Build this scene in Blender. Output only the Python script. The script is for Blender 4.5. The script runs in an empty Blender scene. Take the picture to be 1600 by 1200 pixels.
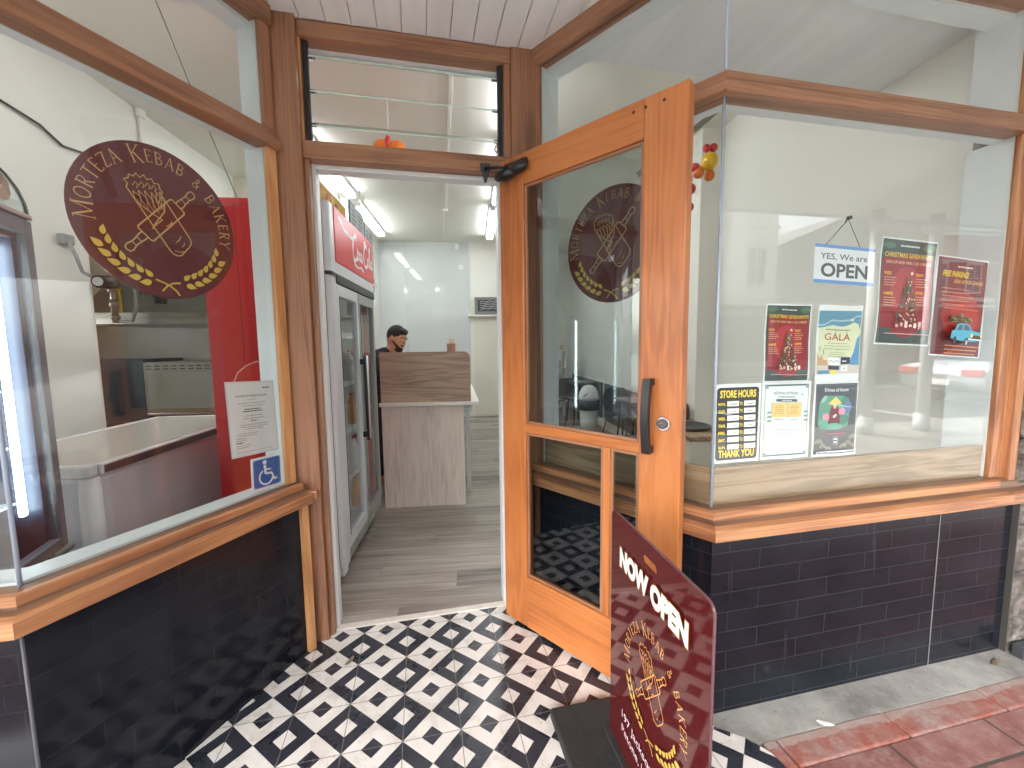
import bpy, bmesh, math, random
from mathutils import Vector, Matrix
random.seed(7)
sc = bpy.context.scene
COL = sc.collection
R = math.radians
# ---------------------------------------------------------------- camera
cam_d = bpy.data.cameras.new("camera"); cam = bpy.data.objects.new("camera", cam_d); COL.objects.link(cam)
sc.camera = cam
YAW, PIT, ROL, FPX = 0.2143, -0.0934, -0.0127, 649.8
fw = Vector((math.sin(YAW)*math.cos(PIT), math.cos(YAW)*math.cos(PIT), math.sin(PIT)))
rt = Vector((math.cos(YAW), -math.sin(YAW), 0)); up = rt.cross(fw)
r2 = rt*math.cos(ROL)+up*math.sin(ROL); u2 = up*math.cos(ROL)-rt*math.sin(ROL)
cam.matrix_world = Matrix(((r2.x,u2.x,-fw.x,.4162),(r2.y,u2.y,-fw.y,-1.9035),(r2.z,u2.z,-fw.z,1.2893),(0,0,0,1)))
cam_d.sensor_width = 36; cam_d.lens = 36*FPX/1600; cam_d.clip_start = .05; cam_d.clip_end = 500
# ---------------------------------------------------------------- world, sun, exposure
w = bpy.data.worlds.new("World"); sc.world = w; w.use_nodes = True
nt = w.node_tree; bg = nt.nodes['Background']
sky = nt.nodes.new('ShaderNodeTexSky'); sky.sky_type = 'NISHITA'; sky.sun_disc = False
SUN_EL, SUN_AZ = R(42), R(222)
sky.sun_elevation = SUN_EL; sky.sun_rotation = SUN_AZ; sky.dust_density = 4; sky.air_density = 1.2; sky.ozone_density = .6
hs = nt.nodes.new('ShaderNodeHueSaturation'); hs.inputs['Saturation'].default_value = .3
nt.links.new(sky.outputs[0], hs.inputs['Color']); nt.links.new(hs.outputs[0], bg.inputs[0]); bg.inputs[1].default_value = .15
sd = bpy.data.lights.new("sun", 'SUN'); sun = bpy.data.objects.new("sun", sd); COL.objects.link(sun)
sd.energy = 1.4; sd.angle = R(14); sd.color = (1, .97, .93)
sdir = Vector((math.sin(SUN_AZ)*math.cos(SUN_EL), math.cos(SUN_AZ)*math.cos(SUN_EL), math.sin(SUN_EL)))
sun.rotation_euler = sdir.to_track_quat('Z', 'Y').to_euler()
sc.view_settings.view_transform = 'Standard'; sc.view_settings.look = 'None'
sc.view_settings.exposure = 3.2; sc.view_settings.gamma = 1
sc.cycles.max_bounces = 9; sc.cycles.diffuse_bounces = 5; sc.cycles.glossy_bounces = 5
sc.cycles.transparent_max_bounces = 24; sc.cycles.transmission_bounces = 6
sc.cycles.caustics_reflective = False; sc.cycles.caustics_refractive = False
sc.cycles.sample_clamp_indirect = 6; sc.cycles.use_denoising = True
LAMP = 2.9
# ---------------------------------------------------------------- helpers
def lin(c):
    c /= 255.0
    return c/12.92 if c <= .04045 else ((c+.055)/1.055)**2.4
def S(r, g, b): return (lin(r), lin(g), lin(b), 1)
MATS = {}
def mat(name, col, rough=.5, metal=0, var=.0, vs=6, bump=0, bs=60, coat=0, spec=.5, emit=None, es=0):
    if name in MATS: return MATS[name]
    m = bpy.data.materials.new(name); m.use_nodes = True; n = m.node_tree; p = n.nodes['Principled BSDF']
    p.inputs['Base Color'].default_value = col; p.inputs['Roughness'].default_value = rough
    p.inputs['Metallic'].default_value = metal; p.inputs['Coat Weight'].default_value = coat
    p.inputs['Specular IOR Level'].default_value = spec; p.inputs['Coat Roughness'].default_value = .08
    tc = n.nodes.new('ShaderNodeTexCoord')
    if var:
        nz = n.nodes.new('ShaderNodeTexNoise'); nz.inputs['Scale'].default_value = vs; nz.inputs['Detail'].default_value = 6
        n.links.new(tc.outputs['Object'], nz.inputs['Vector'])
        mx = n.nodes.new('ShaderNodeMix'); mx.data_type = 'RGBA'
        mx.inputs[6].default_value = tuple(c*(1-var) for c in col[:3])+(1,); mx.inputs[7].default_value = tuple(min(1, c*(1+var)) for c in col[:3])+(1,)
        rp = n.nodes.new('ShaderNodeMapRange'); rp.inputs[1].default_value = .3; rp.inputs[2].default_value = .7
        n.links.new(nz.outputs['Fac'], rp.inputs[0]); n.links.new(rp.outputs[0], mx.inputs[0]); n.links.new(mx.outputs[2], p.inputs['Base Color'])
    if bump:
        nb = n.nodes.new('ShaderNodeTexNoise'); nb.inputs['Scale'].default_value = bs; nb.inputs['Detail'].default_value = 4
        n.links.new(tc.outputs['Object'], nb.inputs['Vector'])
        b = n.nodes.new('ShaderNodeBump'); b.inputs['Strength'].default_value = bump; b.inputs['Distance'].default_value = .01
        n.links.new(nb.outputs['Fac'], b.inputs['Height']); n.links.new(b.outputs[0], p.inputs['Normal'])
    if emit: p.inputs['Emission Color'].default_value = emit; p.inputs['Emission Strength'].default_value = es
    MATS[name] = m; return m
class G:   # tiny node-graph helper
    def __init__(s, m): s.n = m.node_tree; s.p = s.n.nodes['Principled BSDF']
    def new(s, t, **k):
        x = s.n.nodes.new('ShaderNode'+t)
        for a, b in k.items(): setattr(x, a, b)
        return x
    def link(s, a, b): s.n.links.new(a, b)
    def math(s, op, a, b=None, clamp=False):
        x = s.new('Math', operation=op, use_clamp=clamp)
        for i, v in enumerate((a, b)):
            if v is None: continue
            if isinstance(v, (int, float)): x.inputs[i].default_value = v
            else: s.link(v, x.inputs[i])
        return x.outputs[0]
    def mix(s, f, a, b, bt='MIX'):
        x = s.new('Mix', data_type='RGBA', blend_type=bt)
        for i, v in ((0, f), (6, a), (7, b)):
            if isinstance(v, (int, float)): x.inputs[i].default_value = v
            elif isinstance(v, tuple): x.inputs[i].default_value = v
            else: s.link(v, x.inputs[i])
        return x.outputs[2]
    def ramp(s, f, stops):
        x = s.new('ValToRGB'); e = x.color_ramp.elements
        while len(e) < len(stops): e.new(.5)
        for i, (pos, c) in enumerate(stops): e[i].position = pos; e[i].color = c
        s.link(f, x.inputs[0]); return x.outputs[0]
    def noise(s, vec, sc_, det=5, rough=.55, dist=0):
        x = s.new('TexNoise'); x.inputs['Scale'].default_value = sc_; x.inputs['Detail'].default_value = det
        x.inputs['Roughness'].default_value = rough; x.inputs['Distortion'].default_value = dist
        if vec is not None: s.link(vec, x.inputs['Vector'])
        return x.outputs['Fac']
    def scale(s, vec, v, off=None):
        x = s.new('Mapping'); x.inputs['Scale'].default_value = v; s.link(vec, x.inputs['Vector'])
        if off is not None: s.link(off, x.inputs['Location'])
        return x.outputs[0]
    def bump(s, h, st=.3, d=.01):
        b = s.new('Bump'); b.inputs['Strength'].default_value = st; b.inputs['Distance'].default_value = d
        s.link(h, b.inputs['Height']); s.link(b.outputs[0], s.p.inputs['Normal'])
def blank(name, rough=.5, coat=0):
    m = bpy.data.materials.new(name); m.use_nodes = True
    m.node_tree.nodes['Principled BSDF'].inputs['Roughness'].default_value = rough
    m.node_tree.nodes['Principled BSDF'].inputs['Coat Weight'].default_value = coat
    m.node_tree.nodes['Principled BSDF'].inputs['Coat Roughness'].default_value = .12
    MATS[name] = m; return m, G(m)
def wood(name, dark, mid, light, rough=.35, coat=.3, ringscale=9, fine=.35, uvw=True, bump=.12, holes=False, ring=.35):
    m, g = blank(name, rough, coat)
    tc = g.new('TexCoord'); src = tc.outputs['UV' if uvw else 'Object']
    oi = g.new('ObjectInfo'); cmb = g.new('CombineXYZ')
    g.link(g.math('MULTIPLY', oi.outputs['Random'], 37.), cmb.inputs[0]); g.link(g.math('MULTIPLY', oi.outputs['Random'], 11.), cmb.inputs[1])
    v = g.scale(src, (.55, ringscale, ringscale), cmb.outputs[0])
    n1 = g.noise(v, 1.2, 3, .5, .8)
    rings = g.math('SINE', g.math('MULTIPLY', n1, 46.))
    rings = g.math('ADD', g.math('MULTIPLY', rings, .5), .5)
    v2 = g.scale(src, (2.5, 160, 160), cmb.outputs[0]); n2 = g.noise(v2, 1, 3, .6)
    v3 = g.scale(src, (1.1, 3, 3), cmb.outputs[0]); n3 = g.noise(v3, 1.5, 4)
    f = g.math('ADD', g.math('MULTIPLY', rings, ring), g.math('MULTIPLY', n2, fine))
    f = g.math('ADD', f, g.math('ADD', g.math('MULTIPLY', g.math('SUBTRACT', n3, .5), .9), (.45-ring)*.5+(.4-fine)*.4))
    c = g.ramp(f, [(.12, dark), (.42, mid), (.85, light)])
    if holes:   # old nail holes and dents
        vo = g.new('TexVoronoi'); vo.inputs['Scale'].default_value = 6.5; g.link(g.scale(src, (1, 1.6, 1)), vo.inputs['Vector'])
        h = g.math('LESS_THAN', vo.outputs['Distance'], .017)
        c = g.mix(h, c, (.02, .01, .006, 1))
    g.link(c, g.p.inputs['Base Color'])
    rr = g.math('ADD', g.math('MULTIPLY', n2, .25), rough-.12); g.link(rr, g.p.inputs['Roughness'])
    g.bump(g.math('ADD', n2, g.math('MULTIPLY', rings, .4)), bump, .002)
    return m

class MB:
    """collects shapes into one mesh"""
    def __init__(s): s.bm = bmesh.new(); s.uv = s.bm.loops.layers.uv.new('UVMap'); s.mi = 0
    def _uvbox(s, faces, ax, off=0):
        o = [i for i in range(3) if i != ax]
        for f in faces:
            f.material_index = s.mi
            for l in f.loops:
                c = l.vert.co; l[s.uv].uv = (c[ax], c[o[0]]+c[o[1]]+off)
    def box(s, lo, hi, bev=0, ax=None, M=None, mi=None):
        if mi is not None: s.mi = mi
        lo = Vector(lo); hi = Vector(hi); c = (lo+hi)/2; d = hi-lo
        t = bmesh.new(); bmesh.ops.create_cube(t, size=1)
        for v in t.verts: v.co = Vector((v.co.x*d.x, v.co.y*d.y, v.co.z*d.z))+c
        if bev: bmesh.ops.bevel(t, geom=list(t.edges), offset=min(bev, min(abs(x) for x in d)*.45), segments=2, profile=.5, affect='EDGES')
        if ax is None: ax = max(range(3), key=lambda i: abs(d[i]))
        s._merge(t, ax, M); return s
    def _merge(s, t, ax=2, M=None):
        vm = {}
        for v in t.verts: vm[v] = s.bm.verts.new(v.co)
        fs = []
        for f in t.faces:
            try: nf = s.bm.faces.new([vm[v] for v in f.verts]); nf.smooth = f.smooth; fs.append(nf)
            except ValueError: pass
        s._uvbox(fs, ax)
        if M is not None:
            for v in vm.values(): v.co = M @ v.co
        t.free(); return list(vm.values())
    def cyl(s, p0, p1, r0, r1=None, n=16, caps=True, mi=None):
        if mi is not None: s.mi = mi
        r1 = r0 if r1 is None else r1
        p0 = Vector(p0); p1 = Vector(p1); d = (p1-p0).normalized(); a = d.orthogonal().normalized(); b = d.cross(a)
        A = [s.bm.verts.new(p0+(a*math.cos(t)+b*math.sin(t))*r0) for t in [2*math.pi*i/n for i in range(n)]]
        B = [s.bm.verts.new(p1+(a*math.cos(t)+b*math.sin(t))*r1) for t in [2*math.pi*i/n for i in range(n)]]
        L = (p1-p0).length
        for i in range(n):
            f = s.bm.faces.new([A[i], A[(i+1) % n], B[(i+1) % n], B[i]]); f.smooth = True; f.material_index = s.mi
            for l, uv in zip(f.loops, [(0, i*.01), (0, (i+1)*.01), (L, (i+1)*.01), (L, i*.01)]): l[s.uv].uv = uv
        if caps:
            for q in (list(reversed(A)), B):
                f = s.bm.faces.new(q); f.material_index = s.mi
        return s
    def tube(s, pts, r, n=10, mi=None):
        if mi is not None: s.mi = mi
        pts = [Vector(p) for p in pts]; rings = []; a = None
        for i, p in enumerate(pts):
            d = (pts[min(i+1, len(pts)-1)]-pts[max(i-1, 0)]).normalized()
            a = d.orthogonal().normalized() if a is None else (a-d*a.dot(d)).normalized()
            b = d.cross(a); rr = r[i] if isinstance(r, (list, tuple)) else r
            rings.append([s.bm.verts.new(p+(a*math.cos(2*math.pi*k/n)+b*math.sin(2*math.pi*k/n))*rr) for k in range(n)])
        for A, B in zip(rings, rings[1:]):
            for i in range(n):
                f = s.bm.faces.new([A[i], A[(i+1) % n], B[(i+1) % n], B[i]]); f.smooth = True; f.material_index = s.mi
        s.bm.faces.new(list(reversed(rings[0]))).material_index = s.mi; s.bm.faces.new(rings[-1]).material_index = s.mi
        return s
    def ball(s, c, r, seg=16, rot=None, mi=None):
        if mi is not None: s.mi = mi
        if isinstance(r, (int, float)): r = (r, r, r)
        t = bmesh.new(); bmesh.ops.create_uvsphere(t, u_segments=seg, v_segments=max(6, seg*3//4), radius=1)
        for f in t.faces: f.smooth = True
        M = Matrix.Translation(Vector(c)) @ (rot.to_4x4() if rot else Matrix.Identity(4)) @ Matrix.Diagonal((*r, 1))
        s._merge(t, 2, M); return s
    def poly(s, pts, mi=None):
        if mi is not None: s.mi = mi
        f = s.bm.faces.new([s.bm.verts.new(Vector(p)) for p in pts]); f.material_index = s.mi
        for l in f.loops: l[s.uv].uv = (l.vert.co.x, l.vert.co.y)
        return s
    def prism(s, pts2, z0, z1, mi=None, M=None):
        """pts2 counter-clockwise outline in x,y extruded from z0 to z1"""
        if mi is not None: s.mi = mi
        A = [s.bm.verts.new((x, y, z0)) for x, y in pts2]; B = [s.bm.verts.new((x, y, z1)) for x, y in pts2]; n = len(pts2)
        fs = [s.bm.faces.new(list(reversed(A))), s.bm.faces.new(B)]
        for i in range(n): fs.append(s.bm.faces.new([A[i], A[(i+1) % n], B[(i+1) % n], B[i]]))
        s._uvbox(fs, 0)
        if M is not None:
            for v in A+B: v.co = M @ v.co
        return s
    def lathe(s, prof, c=(0, 0, 0), n=28, mi=None):
        if mi is not None: s.mi = mi
        c = Vector(c); rings = []
        for r, z in prof: rings.append([s.bm.verts.new(c+Vector((max(r, 1e-4)*math.cos(2*math.pi*k/n), max(r, 1e-4)*math.sin(2*math.pi*k/n), z))) for k in range(n)])
        for A, B in zip(rings, rings[1:]):
            for i in range(n):
                f = s.bm.faces.new([A[i], A[(i+1) % n], B[(i+1) % n], B[i]]); f.smooth = True; f.material_index = s.mi
        s.bm.faces.new(list(reversed(rings[0]))).material_index = s.mi; s.bm.faces.new(rings[-1]).material_index = s.mi
        return s
    def sweep(s, path, prof, mi=None):
        """prof = closed outline of (offset to the street side, height) swept along the 2D path with mitred corners"""
        if mi is not None: s.mi = mi
        P = [Vector((p[0], p[1])) for p in path]; rings = []; arc = 0; arcs = []
        for i, p in enumerate(P):
            d0 = (P[i]-P[i-1]).normalized() if i else (P[1]-P[0]).normalized()
            d1 = (P[i+1]-P[i]).normalized() if i < len(P)-1 else d0
            n0 = Vector((d0.y, -d0.x)); n1 = Vector((d1.y, -d1.x)); m = (n0+n1).normalized(); m = m/max(.2, m.dot(n0))
            if i: arc += (P[i]-P[i-1]).length
            arcs.append(arc); rings.append([s.bm.verts.new((p.x+m.x*o, p.y+m.y*o, z)) for o, z in prof])
        per = [0]
        for k in range(len(prof)): per.append(per[-1]+math.dist(prof[k], prof[(k+1) % len(prof)]))
        n = len(prof)
        for j, (A, B) in enumerate(zip(rings, rings[1:])):
            for i in range(n):
                f = s.bm.faces.new([A[i], B[i], B[(i+1) % n], A[(i+1) % n]]); f.material_index = s.mi
                for l, uv in zip(f.loops, [(arcs[j]+j*3, per[i]), (arcs[j+1]+j*3, per[i]), (arcs[j+1]+j*3, per[i+1]), (arcs[j]+j*3, per[i+1])]): l[s.uv].uv = uv
        s.bm.faces.new(rings[0]).material_index = s.mi; s.bm.faces.new(list(reversed(rings[-1]))).material_index = s.mi
        return s
    def build(s, name, mats, parent=None, loc=None, M=None):
        me = bpy.data.meshes.new(name)
        bmesh.ops.recalc_face_normals(s.bm, faces=s.bm.faces[:])
        s.bm.to_mesh(me); s.bm.free()
        if not isinstance(mats, (list, tuple)): mats = [mats]
        for m in mats: me.materials.append(m)
        o = bpy.data.objects.new(name, me); COL.objects.link(o)
        if parent: o.parent = parent
        if loc is not None: o.location = loc
        if M is not None: o.matrix_world = M
        return o
def tag(o, label, cat, group=None, kind=None):
    if label: o['label'] = label
    if cat: o['category'] = cat
    if group: o['group'] = group
    if kind: o['kind'] = kind
    return o
def thing(name, label, cat, loc=(0, 0, 0), rz=0, group=None):
    o = bpy.data.objects.new(name, None); COL.objects.link(o); o.empty_display_size = .1
    o.location = loc; o.rotation_euler = (0, 0, rz); return tag(o, label, cat, group)
def struct(o): o['kind'] = 'structure'; return o
TH = R(7)
def I(u, v, z=0): return Vector((u*math.cos(TH)+v*math.sin(TH), -u*math.sin(TH)+v*math.cos(TH), z))
def ithing(name, label, cat, u, v, z=0, rz=0, group=None): return thing(name, label, cat, I(u, v, z), rz-TH, group)
MI = Matrix.Rotation(-TH, 4, 'Z')
def copy_tree(o, parent=None):
    c = o.copy(); COL.objects.link(c); c.parent = parent
    for ch in o.children: copy_tree(ch, c)
    return c
# ---------------------------------------------------------------- materials
M_door = wood('door_timber', S(146, 82, 42), S(184, 112, 60), S(202, 134, 78), .40, .1, 7, .3, holes=True, ring=.16)
M_frame = wood('frame_timber', S(106, 70, 52), S(152, 107, 79), S(176, 130, 98), .42, .15, 13, .4, holes=True, ring=.2)
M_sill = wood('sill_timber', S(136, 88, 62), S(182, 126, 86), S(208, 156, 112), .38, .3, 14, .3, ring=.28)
M_silltop = wood('sill_top_shaded_timber', S(86, 62, 50), S(124, 92, 72), S(152, 116, 92), .34, .2, 9, .3, ring=.22)  # darker stain plus the verandah's shade, both put into the sill top colour
M_pale = wood('pale_timber', S(176, 118, 72), S(206, 150, 98), S(226, 178, 128), .5, .1, 6, .35)
M_oak = wood('oak_laminate', S(126, 104, 82), S(160, 136, 108), S(182, 158, 130), .45, 0, 9, .25, bump=.03)
M_cnt = wood('counter_laminate', S(206, 192, 182), S(226, 214, 204), S(234, 224, 216), .5, 0, 16, .5, bump=.03)
M_scr = wood('screen_laminate', S(140, 118, 104), S(178, 154, 136), S(200, 178, 158), .5, 0, 9, .35, bump=.03)
M_white = mat('white_paint', S(226, 230, 232), .35, var=.03, vs=12)
M_lining = mat('lining_paint', S(216, 224, 226), .4, var=.03, vs=9)
M_cream = mat('cream_wall', S(232, 231, 223), .6, var=.025, vs=1.3, bump=.05, bs=90)
M_ceil_in = mat('cream_ceiling', S(232, 231, 222), .7, var=.02, vs=1.1)
M_black = mat('black_plastic', S(30, 31, 34), .38)
M_rubber = mat('black_rubber', S(38, 38, 40), .75, var=.25, vs=30, bump=.3, bs=220)
M_steel = mat('stainless_steel', S(176, 174, 168), .28, .9, var=.08, vs=9)
M_chrome = mat('chrome', S(190, 190, 194), .22, 1)
M_silver = mat('silver_plastic', S(214, 216, 222), .32, .2)
M_dark = mat('dark_grey', S(62, 64, 68), .5)
def glass(name, tint=(1, 1, 1), ior=1.5, rough=0):
    m = bpy.data.materials.new(name); m.use_nodes = True; n = m.node_tree
    n.nodes.remove(n.nodes['Principled BSDF']); out = n.nodes['Material Output']
    ge = n.nodes.new('ShaderNodeNewGeometry'); mr = n.nodes.new('ShaderNodeMapRange')
    mr.inputs[3].default_value = ior; mr.inputs[4].default_value = 1/ior
    n.links.new(ge.outputs['Backfacing'], mr.inputs[0])
    fr = n.nodes.new('ShaderNodeFresnel'); n.links.new(mr.outputs[0], fr.inputs['IOR'])
    t = n.nodes.new('ShaderNodeBsdfTransparent'); t.inputs[0].default_value = (*tint, 1)
    gl = n.nodes.new('ShaderNodeBsdfGlossy'); gl.inputs['Roughness'].default_value = rough
    mx = n.nodes.new('ShaderNodeMixShader')
    n.links.new(fr.outputs[0], mx.inputs[0]); n.links.new(t.outputs[0], mx.inputs[1]); n.links.new(gl.outputs[0], mx.inputs[2])
    n.links.new(mx.outputs[0], out.inputs['Surface']); MATS[name] = m; return m
M_glass = glass('window_glass', (.985, .995, .99))
M_dglass = glass('door_glass', (.80, .835, .84), 1.55)
M_cglass = glass('cabinet_glass', (.93, .96, .97))
M_edge = mat('green_glass_edge', S(168, 200, 186), .2)
M_seal = mat('silicone_joint', S(165, 180, 200), .25)
# black brick-shaped wall tiles (UV: along the wall, height)
def wall_tile(nm_, gr_):
    m, g = blank(nm_, .2)
    tc = g.new('TexCoord'); uv = tc.outputs['UV']
    br = g.new('TexBrick'); br.offset = .42; br.inputs['Scale'].default_value = 1; br.inputs['Brick Width'].default_value = .285; br.inputs['Row Height'].default_value = .0713
    br.inputs['Mortar Size'].default_value = .0012; br.inputs['Mortar Smooth'].default_value = .2
    br.inputs['Color1'].default_value = (.0, .0, .0, 1); br.inputs['Color2'].default_value = (1, 1, 1, 1)
    g.link(g.scale(uv, (1, 1, 1)), br.inputs['Vector'])
    nz = g.noise(uv, 5, 6); n3 = g.noise(g.scale(uv, (30, 2, 1)), 1, 4)
    base = g.ramp(nz, [(.3, S(20, 23, 30)), (.7, S(32, 35, 44))])
    base = g.mix(g.math('MULTIPLY', br.outputs['Color'], .3), base, S(17, 18, 24))
    base = g.mix(g.math('MULTIPLY', g.math('GREATER_THAN', n3, .66), .05), base, S(120, 120, 124))
    g.link(g.mix(g.math('MULTIPLY', br.outputs['Fac'], gr_), base, S(92, 94, 104)), g.p.inputs['Base Color'])
    g.link(g.math('ADD', g.math('MULTIPLY', nz, .16), .06), g.p.inputs['Roughness']); g.p.inputs['Specular IOR Level'].default_value = .28
    g.bump(g.math('ADD', g.math('MULTIPLY', br.outputs['Fac'], -1), g.math('MULTIPLY', nz, .25)), .25, .004)
    return m
M_tile = wall_tile('black_wall_tile', .26); M_tile_dark = wall_tile('black_wall_tile_plain', .09)
# patterned entry tiles
m, g = blank('patterned_tile', .3); M_ptile = m
tc = g.new('TexCoord'); sp = g.new('SeparateXYZ'); g.link(tc.outputs['Object'], sp.inputs[0])
T = .1906; X = g.math('DIVIDE', g.math('ADD', sp.outputs[0], .0637), T); Y = g.math('DIVIDE', g.math('ADD', sp.outputs[1], .2253), T)
def fr(a): return g.math('ABSOLUTE', g.math('SUBTRACT', g.math('FRACT', a), .5))
dxx = g.math('SUBTRACT', .5, fr(X)); dy = fr(Y)      # distance to the nearest vertical joint, to the middle of the joint
d = g.math('ADD', dxx, dy); blk = g.math('LESS_THAN', d, .5); inn = g.math('LESS_THAN', d, .192)
dw = g.math('ADD', fr(X), g.math('SUBTRACT', .5, fr(Y))); innw = g.math('LESS_THAN', dw, .185)
k = g.math('ABSOLUTE', g.math('SUBTRACT', blk, g.math('MAXIMUM', inn, innw)))
nf = g.noise(tc.outputs['Object'], 9, 7, .6); nf2 = g.noise(tc.outputs['Object'], 60, 4)
wc = g.ramp(nf, [(.25, S(196, 190, 184)), (.7, S(222, 219, 216))]); bc = g.ramp(nf, [(.3, S(36, 38, 46)), (.7, S(52, 54, 64))])
c = g.mix(k, wc, bc)
gj = g.math('MAXIMUM', g.math('GREATER_THAN', fr(X), .4935), g.math('GREATER_THAN', fr(Y), .4935))
c = g.mix(gj, c, S(112, 108, 106)); c = g.mix(g.math('MULTIPLY', g.math('GREATER_THAN', nf2, .69), .5), c, S(120, 110, 100))
g.link(c, g.p.inputs['Base Color']); g.link(g.math('ADD', g.math('MULTIPLY', nf, .3), .14), g.p.inputs['Roughness'])
g.bump(g.math('MULTIPLY', gj, -1), .3, .002)
# vinyl planks
m, g = blank('vinyl_plank', .38); M_plank = m
tc = g.new('TexCoord'); ob = tc.outputs['Object']
sx = g.new('SeparateXYZ'); g.link(ob, sx.inputs[0]); PH = .158
ry = g.math('DIVIDE', g.math('ADD', sx.outputs[1], 20.07), PH); row = g.math('FLOOR', ry); rx = g.math('ADD', g.math('DIVIDE', g.math('ADD', sx.outputs[0], 20.), 1.15), g.math('MULTIPLY', row, .381))
wn = g.new('TexWhiteNoise', noise_dimensions='2D'); cc = g.new('CombineXYZ'); g.link(row, cc.inputs[0]); g.link(g.math('FLOOR', rx), cc.inputs[1]); g.link(cc.outputs[0], wn.inputs['Vector']); wv = wn.outputs['Value']
def edge(a, w_): return g.math('LESS_THAN', g.math('FRACT', a), w_)
jn = g.math('MAXIMUM', edge(ry, .0016/PH), edge(rx, .0016/1.15))
cx = g.new('CombineXYZ'); g.link(g.math('MULTIPLY', wv, 30.), cx.inputs[1]); g.link(g.math('MULTIPLY', wv, 17.), cx.inputs[0])
gr = g.noise(g.scale(ob, (1.1, 16, 1), cx.outputs[0]), 1.6, 6, .6, .5); gf = g.noise(g.scale(ob, (3, 130, 1), cx.outputs[0]), 1, 3)
f = g.math('ADD', g.math('MULTIPLY', gr, .8), g.math('ADD', g.math('MULTIPLY', gf, .3), g.math('MULTIPLY', g.math('SUBTRACT', wv, .5), .34)))
c = g.ramp(f, [(.3, S(96, 88, 83)), (.52, S(136, 127, 119)), (.8, S(174, 166, 158))])
g.link(g.mix(g.math('MULTIPLY', jn, .5), c, S(90, 82, 76)), g.p.inputs['Base Color']); g.bump(gf, .06, .002)
# concrete, pavers, stone
m, g = blank('concrete', .85); M_conc = m
ob = g.new('TexCoord').outputs['Object']; n1 = g.noise(ob, 3.2, 8, .65); n2 = g.noise(ob, 45, 6, .7); n3 = g.noise(ob, 1.3, 3)
c = g.ramp(g.math('ADD', g.math('MULTIPLY', n1, .7), g.math('MULTIPLY', g.noise(ob, 11, 8, .7), .3)), [(.34, S(104, 101, 97)), (.47, S(138, 136, 132)), (.56, S(154, 153, 149)), (.68, S(172, 171, 168))]); c = g.mix(g.math('MULTIPLY', g.math('LESS_THAN', n2, .38), .5), c, S(92, 88, 84))
vd = g.new('VectorMath', operation='DISTANCE'); g.link(ob, vd.inputs[0]); vd.inputs[1].default_value = (1.90, -.82, 0)
st = g.math('LESS_THAN', g.math('ADD', vd.outputs['Value'], g.math('MULTIPLY', g.noise(ob, 14, 6, .7), .13)), .105); c = g.mix(g.math('MULTIPLY', st, .38), c, S(98, 92, 88))
g.link(c, g.p.inputs['Base Color']); g.bump(g.math('ADD', n1, n2), .35, .006)
m, g = blank('red_paver', .8); M_paver = m
ob = g.new('TexCoord').outputs['Object']
br = g.new('TexBrick'); br.offset = .5; br.inputs['Scale'].default_value = 1; br.inputs['Brick Width'].default_value = .41; br.inputs['Row Height'].default_value = .27; br.inputs['Mortar Size'].default_value = .005
br.inputs['Color1'].default_value = (0, 0, 0, 1); br.inputs['Color2'].default_value = (1, 1, 1, 1); g.link(ob, br.inputs['Vector'])
n1 = g.noise(ob, 4, 8, .65); n2 = g.noise(ob, 38, 6, .75)
c = g.ramp(g.math('ADD', n1, g.math('MULTIPLY', g.math('SUBTRACT', br.outputs['Color'], .5), .25)), [(.28, S(96, 60, 57)), (.5, S(120, 76, 71)), (.72, S(140, 103, 98))])
n4 = g.noise(ob, 17, 8, .7); c = g.mix(g.math('MULTIPLY', g.math('SUBTRACT', g.math('MULTIPLY', n4, 4.), 1.9, True), .55, True), c, S(158, 142, 136)); c = g.mix(g.math('MULTIPLY', g.math('LESS_THAN', g.noise(ob, 120, 3), .33), .4), c, S(80, 52, 50))
g.link(g.mix(br.outputs['Fac'], c, S(70, 58, 54)), g.p.inputs['Base Color']); g.bump(g.math('SUBTRACT', g.math('MULTIPLY', n2, .5), br.outputs['Fac']), .6, .008)
m, g = blank('paver_edge', .85); M_paver2 = m
ob = g.new('TexCoord').outputs['Object']; n1 = g.noise(ob, 5, 8, .7); n2 = g.noise(ob, 40, 6, .75)
c = g.ramp(n1, [(.35, S(150, 132, 127)), (.47, S(138, 98, 91)), (.6, S(140, 74, 60)), (.75, S(144, 105, 97))])
sy = g.new('SeparateXYZ'); g.link(ob, sy.inputs[0])
ed = g.math('GREATER_THAN', g.math('ADD', sy.outputs[1], g.math('MULTIPLY', g.math('SUBTRACT', n1, .5), .09)), -.897)
c = g.mix(g.math('MULTIPLY', ed, .5), c, S(160, 154, 148)); n4 = g.noise(ob, 19, 8, .7); c = g.mix(g.math('MULTIPLY', g.math('SUBTRACT', g.math('MULTIPLY', n4, 4.), 1.9, True), .55, True), c, S(172, 158, 152))
g.link(c, g.p.inputs['Base Color']); g.bump(n2, .6, .006)
m, g = blank('rough_stone', .9); M_stone = m
ob = g.new('TexCoord').outputs['Object']; n1 = g.noise(ob, 14, 8, .7); vo = g.new('TexVoronoi'); vo.inputs['Scale'].default_value = 26; g.link(ob, vo.inputs['Vector'])
c = g.ramp(n1, [(.3, S(56, 52, 49)), (.5, S(108, 102, 97)), (.7, S(160, 153, 146))]); g.link(c, g.p.inputs['Base Color']); g.bump(g.math('ADD', n1, vo.outputs['Distance']), 1, .02)
M_asph = mat('asphalt', S(66, 66, 68), .9, var=.2, vs=30, bump=.4, bs=150)
m, g = blank('soffit_paint', .6); M_soffit = m
ob = g.new('TexCoord').outputs['Object']; n1 = g.noise(g.scale(ob, (10, .8, 1)), 1, 4)
g.link(g.ramp(n1, [(.3, S(218, 220, 222)), (.7, S(234, 235, 237))]), g.p.inputs['Base Color'])
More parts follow.
